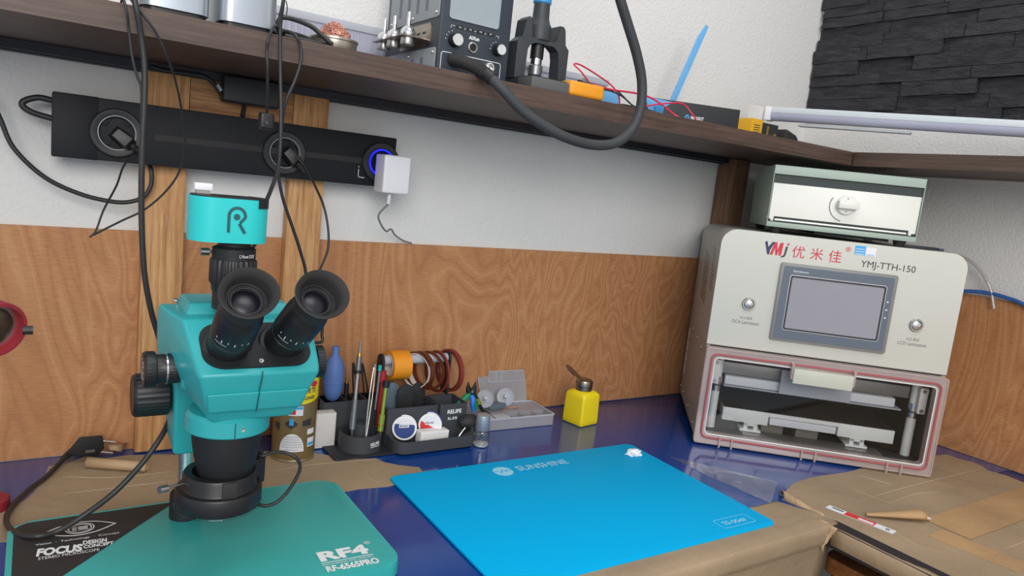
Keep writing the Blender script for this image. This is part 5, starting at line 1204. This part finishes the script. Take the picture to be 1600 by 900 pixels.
obj('lid_rim', box(N(), -1.402, -.733, -.0525, -.0125, .6935, .7055, bev=.001), 'frost', t_)
for x in (-.80, -.94):
    bm = N(); torus(bm, .008, .0012, frame((x, -.054, .690), (1, 0, 0), (0, 0, 1), (0, -1, 0)), 24, 6); obj('latch', bm, 'hosec', t_)
# heap of black leads
rr = random.Random(4)
for k, (yy, lab) in enumerate(((-.262, 'black lead coiled at the shelf front, left of the copper wool'), (-.245, 'second black lead coiled just behind the first, left of the copper wool'), (-.228, 'black lead looped at the back of the coil heap on the shelf'))):
    pts = []
    for j in range(26):
        a = j*.62+k; q = j/25
        x = -1.414+.043*math.cos(a)+.004*k; z_ = Z0+.003+.011*(1-abs(x+1.437)/.08)*(.5+.5*math.sin(a*1.0))+.0032*k
        pts.append(Vector((x, yy+.012*math.sin(a), max(Z0+.0025, z_))))
    tag(obj('coiled_lead', tube(N(), pts, .0023, 8, 5), 'cable'), lab, 'cable')
tag(obj('coiled_lead', tube(N(), [(-1.452, -.25, Z0+.003), (-1.448, -.25, Z0+.025), (-1.436, -.25, Z0+.030), (-1.412, -.262, Z0+.024), (-1.400, -.272, Z0+.014), (-1.388, -.280, Z0+.004)], .0030, 8), 'cable'), 'black lead arching over the coil heap towards the copper wool', 'cable')
tag(obj('bare_wire', tube(N(), [(-1.442, -.24, Z0+.03), (-1.437, -.24, Z0+.034), (-1.436, -.24, Z0+.044), (-1.438, -.24, Z0+.052)], .0007, 6), 'cable'), 'thin black wire end sticking up beside the right silver case', 'wire')
# copper wool
cw = thing('tip_cleaner', 'round silver tin filled with copper wire wool on the shelf', 'tip cleaner', (-1.377, -.240, Z0))
T = Matrix.Translation((-1.352, -.245, Z0)); T.translation.x = -1.3735
K_('tin', lathe(N(), [(0, 0), (.0285, 0), (.0300, .002), (.0300, .0125), (.0312, .0135), (.0312, .0160), (.0290, .0170), (.0265, .0125), (.0260, .006), (0, .005)], None, 56), 'tin', T, cw)
bm = N(); rr = random.Random(9)
for k in range(80):
    pts = []; a0 = rr.uniform(0, 6.28); 
    for j in range(18):
        a = a0+j*rr.uniform(.5, .9); r_ = .0225*math.sqrt(rr.random()); z_ = .010+(.030*(1-(r_/.027)**2))*rr.random()
        pts.append(Vector((r_*math.cos(a), r_*math.sin(a), z_)))
    tube(bm, pts, .00048, 4, 3)
K_('copper_wool', bm, 'copper', T, cw)
# soldering station
st = thing('soldering_station', 'blue-black soldering station with grey display, knobs and slotted side plates', 'soldering station', (-1.16, -.17, Z0))
SX0, SX1, SYF, SYB, SZT = -1.2225, -1.1025, -.250, -.058, .800
obj('station_body', box(N(), SX0, SX1, SYF, SYB, Z0, SZT, bev=.003), 'station', st)
SF = frame((0, SYF-.0002, 0), (1, 0, 0), (0, 0, 1), (0, -1, 0))
obj('display', prism(N(), rrect(-1.2080, -1.1280, .7040, .788, .004), 0, .0012, SF), 'lcd', st)
bm = N(); ring(bm, rrect(-1.2100, -1.1260, .7020, .790, .005), rrect(-1.2080, -1.1280, .7040, .788, .004), 0, .0020, SF); obj('display_frame', bm, 'silver', st)
def knob2(x, z, r, lab='dial'):
    T = SF @ Matrix.Translation((x, z, 0))
    k_ = obj('dial', lathe(N(), [(0, 0), (r*1.08, 0), (r*1.08, .004), (r, .005), (r, .0125), (0, .0125)], T, 44), 'blk', st)
    obj('dial_cap', lathe(N(), [(r*.98, .0125), (r*.93, .0138), (0, .0138)], T, 44), 'chrome', k_)
    bm = N()
    for j in range(4):
        a = PI*.98-j*.40; flat(bm, circle(1.55*r*math.cos(a), 1.55*r*math.sin(a), .0007, n=8), T)
    obj('dial_mark', bm, 'print_', k_)
knob2(-1.1985, .6725, .0088); knob2(-1.1240, .6725, .0080)
T = SF @ Matrix.Translation((-1.1665, .6685, 0)); jk = obj('usb_ring', lathe(N(), [(.0052, 0), (.0080, 0), (.0080, .0016), (.0070, .0024), (.0058, .0022), (.0052, 0)], T, 36), 'steel', st); obj('socket_hole', prism(N(), circle(0, 0, .0055, n=28), 0, .0004, T), 'groove', jk)
txt('lettering', 'AiXun', SF @ Matrix.Translation((-1.1655, .6820, .0002)), .0175, .0055, 'print_', st, .03)
for j, s in enumerate(('M1', 'M2', 'M3', 'SET')):
    x = -1.1905+j*.0175; txt('lettering', s, SF @ Matrix.Translation((x, .6925+.0002*j, .0004)), .0040, .0022, 'print_', st)
    bm = N(); box(bm, x-.0055, x+.0055, .6905, .6950, 0, .0004, SF); obj('push_key', bm, 'groove', st)
    if j < 3: bm = N(); flat(bm, [(x+.0070, .6924), (x+.0100, .6924), (x+.0100, .6918), (x+.0070, .6918)], SF); obj('printed_dash', bm, 'print_', st)
bm = N(); stroke(bm, [(-1.2050, .6895), (-1.2050, .6930), (-1.1990, .6930)], .0006, SF, smooth=False); stroke(bm, [(-1.1285, .6928), (-1.1235, .6928), (-1.1235, .6895)], .0006, SF, smooth=False); obj('printed_bracket', bm, 'print_', st)
bm = N(); stroke(bm, rrect(-1.2170, -1.1155, .6280, .6545, .004), .0009, SF, .0003, True, smooth=False); obj('outlet_frame', bm, 'print_', st)
T = SF @ Matrix.Translation((-1.1370, .6445, 0)); so = obj('iron_socket', lathe(N(), [(.0048, 0), (.0080, 0), (.0080, .005), (.0072, .0065), (.0055, .0065), (.0050, .003), (0, .003)], T, 36), 'chrome', st); obj('socket_key', box(N(), -.002, .002, -.0035, .0035, .003, .0045, T), 'steel', so)
SS = frame((SX0-.0002, 0, 0), (0, -1, 0), (0, 0, 1), (-1, 0, 0))   # left side: u towards the viewer
def plate_(z0, z1, u0, u1, nm, slots, flip):
    bm = N(); prism(bm, rrect(u0, u1, z0, z1, .004, 4), 0, .0014, SS, bev=.0004); p_ = obj('vent_plate', bm, 'plate', st)
    bm = N()
    for j in range(4):
        u = u0+(u1-u0)*(.20+.18*j); box(bm, u, u+.0085, slots[0], slots[1], .0013, .0018, SS)
    obj('slots', bm, 'scrbezel', p_)
    for u in (u0+.008, (u0+u1)/2, u1-.008): 
        z_ = z1-.007 if flip else z0+.007
        obj('screw', lathe(N(), [(0, 0), (.0026, 0), (.002, .0015), (0, .0018)], SS @ Matrix.Translation((u, z_, .0014)), 14), 'steel', p_)
plate_(.7020, .790, .072, .246, 'a', (.715, .780), False)
plate_(Z0+.002, .6600, .066, .244, 'b', (Z0+.006, .648), True)
nr = obj('nozzle_rack', prism(N(), rrect(.118, .224, .6640, .6965, .005, 4), 0, .0014, SS), 'nickel', st, 'silver nozzle rack')
obj('rack_shelf', box(N(), .100, .212, .6725, .6740, .0014, .040, SS), 'nickel', nr)
bm = N()
for j in range(4): box(bm, .140+j*.019, .151+j*.019, .6820, .6850, .0013, .0018, SS)
obj('rack_slots', bm, 'groove', nr)
for j, (u, d_, lab) in enumerate(((.112, .026, 'steel hot air nozzle at the left on the station side rack'), (.150, .026, 'middle steel hot air nozzle on the station side rack'), (.196, .024, 'steel hot air nozzle nearest the front on the station side rack'))):
    p = SS @ Vector((u, .6742, d_)); T = Matrix.Translation(p); t_ = thing('air_nozzle', lab, 'nozzle', p, group=None)
    obj('nozzle_dome', lathe(N(), [(.0105, .0), (.0112, .001), (.0112, .006), (.0095, .011), (.0055, .0145), (.0030, .0160), (0, .0160)], T, 36), 'chrome', t_)
    obj('nozzle_tip', lathe(N(), [(.0030, .0155), (.0028, .035), (.0018, .0352), (0, .034)], T, 20), 'chrome', t_)
    obj('nozzle_clamp', lathe(N(), [(0, -.012), (.0098, -.012), (.0104, -.010), (.0104, -.0018), (0, -.0018)], T, 36), 'steel', t_)
# hot air hose
hp_ = [at(706, 92, -.2515), at(724, 97, -.272), at(743, 105, -.294), at(762, 117, -.314), at(785, 140, -.330), at(815, 172, -.338), at(850, 197, -.345), at(885, 215, -.350), at(925, 226, -.350), at(960, 224, -.350), at(985, 205, -.350), at(1000, 172, -.350), at(1003, 130, -.350), at(995, 85, -.350), at(980, 35, -.350), at(968, -5, -.350), at(958, -50, -.345), Vector((-.992, -.30, .905)), Vector((-1.012, -.23, .915)), Vector((-1.0165, -.199, .845))]
hs = thing('air_hose', 'thick grey-black hose looping from the soldering station down in front of the shelf', 'hose', hp_[0])
obj('hose_tube', tube(N(), hp_[3:], .0077, 16), 'hose', hs)
obj('corrugated_sleeve', tube(N(), hp_[:4], .0094, 16, 14, rf=lambda t, i: 1.0 if i % 3 else .76), 'rubber', hs)
obj('end_collar', tube(N(), [hp_[3].lerp(hp_[2], .15), hp_[3].lerp(hp_[4], .30)], .0096, 18, 4, False), 'blk', hs)
# hot air gun in its stand
hg = thing('tool_stand', 'dark grey forked stand on the shelf holding the blue hot air handle', 'stand', (-1.012, -.20, Z0))
obj('stand_base', box(N(), -1.064, -.962, -.235, -.150, Z0, Z0+.0235, bev=.003), 'standm', hg)
HF = frame((0, -.200, 0), (1, 0, 0), (0, 0, 1), (0, -1, 0))
obj('fork', prism(N(), [(-1.066, .646), (-1.046, .646), (-1.046, .694), (-1.041, .703), (-1.030, .707), (-.994, .707), (-.984, .700), (-.981, .688), (-.980, .646), (-.963, .646), (-.963, .706), (-.972, .712), (-.974, .736), (-.978, .741), (-.985, .741), (-.990, .712), (-1.040, .712), (-1.041, .742), (-1.047, .744), (-1.054, .738), (-1.056, .712), (-1.066, .703)], -.012, .014, HF, bev=.0012), 'standm', hg)
gun = thing('hot_air_handle', 'hot air handle with blue upper grip and steel nozzle, resting in the forked stand', 'hot air handle', (-1.0165, -.2, .70))
T = Matrix.Translation((-1.0165, -.199, 0))
K_('collar', lathe(N(), [(0, .7125), (.0195, .7125), (.0200, .716), (.0200, .733), (.0185, .737), (.0165, .740), (.0140, .748), (.0132, .770), (0, .770)], None, 44), 'standm', T, gun)
K_('grip', lathe(N(), [(.0132, .770), (.0150, .772), (.0150, .84), (0, .842)], None, 40), 'azure', T, gun)
K_('neck', lathe(N(), [(0, .684), (.0110, .684), (.0110, .7118), (0, .7118)], None, 30), 'blk', T, gun)
K_('nozzle', lathe(N(), [(.0068, .654), (.0085, .656), (.0095, .668), (.0095, .684), (0, .684)], None, 36), 'chrome', T, gun)
K_('nozzle_sleeve', lathe(N(), [(.0098, .656), (.0115, .658), (.0118, .672), (.0100, .674)], None, 36), 'gunmetal', T, gun)
# multimeter
mm = thing('multimeter', 'multimeter lying on the shelf edge, grey body with amber rubber end', 'multimeter', (-1.0, -.25, Z0))
obj('meter_body', box(N(), -1.082, -1.010, -.2900, -.2500, Z0, Z0+.0170, bev=.003), 'meterg', mm)
obj('rubber_end', box(N(), -1.0095, -.9390, -.2920, -.2480, Z0-.0002, Z0+.0230, bev=.007, seg=4), 'metero', mm, 'amber rubber end')
obj('meter_face', box(N(), -1.078, -1.013, -.2860, -.2540, Z0+.0170, Z0+.0185, bev=.001), 'blk', mm)
# test leads
def lead(pts, m, label, r=.0014, name='test_lead'): return cable(name, pts, r, label, m, 'test lead', 8)
lead([(920, 128, -.245), (908, 112, -.245), (897, 101, -.240), (906, 101, -.235), (930, 115, -.230), (955, 133, -.235), (966, 148, -.245), (968, 160, -.25), (966, 172, -.262)], 'redwire', 'red test lead forming a tall pointed loop above the meter')
lead([(923, 131, -.25), (955, 140, -.25), (990, 145, -.25), (1015, 152, -.25), (1035, 164, -.255), (1052, 178, -.262), (1070, 188, -.275)], 'redwire', 'red test lead running right from the meter to the probe tips', .0017)
lead([(963, 173, -.268), (985, 171, -.262), (1020, 164, -.255), (1050, 161, -.25), (1068, 163, -.25), (1079, 175, -.258), (1088, 188, -.27), (1085, 194, -.276)], 'redwire', 'red test lead bowing over the left end of the black carton')
lead([(935, 150, -.262), (940, 160, -.265), (944, 168, -.272)], 'redwire', 'short piece of red test lead right of the amber meter end')
lead([(1008, 178, -.282), (1030, 183, -.284), (1048, 188, -.286)], 'redwire', 'red test lead lying flat at the shelf edge below the black carton', .0017)
lead([(934, 140, -.252), (950, 141, -.252), (968, 148, -.254), (980, 157, -.256), (992, 168, -.262), (1010, 176, -.270)], 'cable', 'black test lead curving down from the probe plug')
lead([(965, 142, -.25), (975, 152, -.252), (985, 162, -.256), (998, 170, -.262)], 'cable', 'second black test lead parallel to the first')
t_ = thing('test_probe', 'black probe plug lying above the amber meter end', 'probe', at(915, 131, -.25)); obj('probe_grip', tube(N(), [at(909, 130, -.25), at(922, 132, -.25), at(936, 136, -.25)], .0028, 12, rf=lambda t, i: 1.1-.5*t), 'blk', t_); obj('probe_flange', cyl(N(), at(904, 129, -.25), at(909, 130, -.25), .0048), 'blk', t_)
t_ = thing('test_probe', 'black test probe lying across the shelf edge in front of the black carton', 'probe', at(1050, 184, -.28)); obj('probe_grip', tube(N(), [at(1012, 172, -.272), at(1040, 181, -.278), at(1072, 191, -.286)], .0026, 12, rf=lambda t, i: .75+.4*t), 'blk', t_)
t_ = thing('test_probe', 'black angled probe below the blue scraper blade', 'probe', at(960, 165, -.26)); obj('probe_grip', tube(N(), [at(947, 168, -.268), at(953, 164, -.262), at(975, 164, -.262), at(992, 168, -.262)], .0017, 12), 'blk', t_)
# blue plastic tools
def leaf(pts, y, m, th=.0022):
    return prism(N(), [(at(a, b, y).x, at(a, b, y).z) for a, b in pts], -th/2, th/2, frame((0, y, 0), (1, 0, 0), (0, 0, 1), (0, -1, 0)), bev=.0005)
t_ = thing('blue_scraper', 'pale blue flat scraper blade standing behind the red leads, right of the meter', 'scraper', at(950, 170, -.20))
obj('blade', leaf([(933, 140), (938, 138), (964, 147), (969, 156), (968, 176), (950, 178), (942, 165)], -.20, 'sky'), 'sky', t_)
t_ = thing('spudger', 'long pale blue spudger leaning up against the white wall', 'spudger', at(1048, 160, -.10))
obj('spudger_blade', leaf([(1103, 39), (1106, 42), (1102, 52), (1054, 160), (1049, 178), (1044, 176), (1049, 152), (1091, 57)], -.10, 'sky', .004), 'sky', t_)
t_ = thing('blue_scraper', 'pale blue triangular pry tool left of the black carton', 'scraper', at(1020, 170, -.16))
obj('blade', leaf([(1008, 151), (1030, 155), (1052, 160), (1036, 168), (1034, 186), (1014, 184), (1012, 168)], -.225, 'sky'), 'sky', t_)
obj('darker_end', leaf([(1023, 166), (1035, 163), (1035, 180), (1023, 178)], -.228, 'azure', .003), 'azure', t_)
# black carton
zt = .6655; a = atz(1022, 163, zt); a = atz(1035, 167.5, zt); b = atz(1157.5, 172.5, zt); 
if True:
    a = at(1035, 168, -.165); b = at(1157, 172, -.225)
dxy = Vector((b.x-a.x, b.y-a.y, 0)).normalized(); nn = Vector((-dxy.y, dxy.x, 0)); cL = Vector((b.x-a.x, b.y-a.y, 0)).length
CTm = frame((b.x, b.y, Z0), -dxy, -nn, (0, 0, 1))
bc = thing('black_carton', 'flat black carton with a small blue and white printed mark on the shelf', 'box', (b.x, b.y, Z0))
CHt = b.z-Z0
obj('carton_body', box(N(), 0, cL+.03, -.055, 0, 0, CHt, CTm, .0006), 'cardblk', bc)
obj('white_edge', box(N(), -.0012, -.0001, -.054, -.050, .001, CHt-.004, CTm), 'white', bc)
CF2 = frame(Vector((a.x, a.y, 0)), dxy, (0, 0, 1), -nn)
u1 = cL*.325; zc = Z0+.0195
bm = N(); flat(bm, circle(u1, zc, .0050, n=28), CF2, .0004); obj('printed_logo', bm, 'azure', bc)
bm = N(); stroke(bm, [(u1-.003, zc-.003), (u1+.003, zc+.003)], .0008, CF2, .0006); stroke(bm, [(u1-.003, zc+.003), (u1+.003, zc-.003)], .0008, CF2, .0006); obj('printed_cross', bm, 'cardblk', bc)
txt('lettering', 'MAXKIT', CF2 @ Matrix.Translation((u1+.022, zc, .0004)), .028, .0062, 'print_', bc, .02)
# yellow carton and black packs beside it
def lbox(name, label, cat, p0, p1, y0, dep, z0, h, m):
    a_, b_ = at(*p0, y0), at(*p1, y0); t_ = thing(name, label, cat, (a_.x, y0, z0)); o = obj('carton_body', box(N(), a_.x, b_.x, y0, y0+dep, z0, h, bev=.0006), m, t_); return t_, a_.x, b_.x
t_, xa, xb = lbox('yellow_carton', 'small yellow and black carton below the left end of the lamp tube', 'box', (1173, 200), (1191, 200), -.165, .055, Z0, .6725, 'boxyel')
T = frame(((xa+xb)/2, -.1655, .652), (1, 0, 0), (0, 0, 1), (0, -1, 0)); bm = N()
for j in range(4): flat(bm, [(-.010, -.008+j*.005), (.010, -.008+j*.005), (.010, -.0065+j*.005), (-.010, -.0065+j*.005)], T)
obj('printed_lines', bm, 'ink', t_)
t_, xa, xb = lbox('black_pack', 'black pack with gold print right of the yellow carton', 'box', (1192, 200), (1216, 200), -.165, .055, Z0, .6680, 'cardblk')
T = frame(((xa+xb)/2-.010, -.1655, .650), (0, 0, 1), (-1, 0, 0), (0, -1, 0)); obj('gold_print', box(N(), -.012, .012, -.003, .003, .0001, .0004, T), 'gold', t_)
bm = N(); flat(bm, [(xb-.014, .630), (xb-.006, .630), (xb-.006, .648), (xb-.014, .648)], frame((0, -.1655, 0), (1, 0, 0), (0, 0, 1), (0, -1, 0))); obj('gold_label', bm, 'gold', t_)
t_ = thing('paper_label', 'pale cream printed card behind the end of the lamp tube', 'card', at(1180, 178, -.10)); a_, b_ = at(1166, 196, -.10), at(1196, 168, -.10); obj('card_sheet', box(N(), a_.x, b_.x, -.101, -.099, Z0, b_.z), 'card', t_)
c_ = at(1217, 200, -.15); e_ = at(1238, 208, -.15); tp_ = thing('black_case', 'small black rounded case at the end of the things on the long shelf', 'case', c_)
obj('case_body', hull(N(), [(x, y, z) for x, y, z in [(c_.x+.002, -.17, Z0), (c_.x+.002, -.12, Z0), (c_.x+.002, -.17, .664), (c_.x+.002, -.12, .664), (e_.x-.008, -.17, Z0), (e_.x-.008, -.12, Z0), (e_.x+.006, -.165, .645), (e_.x+.006, -.125, .645), (e_.x-.004, -.165, .655)]], .003), 'rubber', tp_)

# ---------------------------------------------------------------- groups of repeats
GROUPS = {'wooden_post': 'wooden posts under the shelf', 'wooden_shelf': 'shelf boards', 'plywood_panel': 'plywood panels on the walls', 'worktop': 'worktops', 'kraft_sheet': 'kraft paper sheets on the worktops',
          'parcel_tape': 'brown tape on the kraft paper', 'crumpled_flap': 'crumpled kraft flaps', 'tape_roll': 'tape rolls on the organizer axle', 'solder_reel': 'reels in the front of the organizer', 'scraper': 'plastic scrapers in the organizer',
          'screwdriver': 'precision drivers in the round pot', 'tweezers': 'tweezers in the organizer', 'air_nozzle': 'hot air nozzles on the station rack', 'silver_case': 'silver cases on the shelf', 'coiled_lead': 'black leads heaped on the shelf',
          'test_lead': 'test leads on the shelf', 'test_probe': 'test probes on the shelf', 'blue_scraper': 'blue prying tools on the shelf', 'black_lead': 'black leads hanging by the power strip', 'thin_lead': 'thin black leads left of the camera', 'black_cable': 'black cables at the left post', 'power_plug': 'black plugs at the power strip'}
for o in list(C.objects):
    b_ = o.name.split('.')[0]
    if o.parent is None and b_ in GROUPS and 'category' in o: o['group'] = GROUPS[b_]
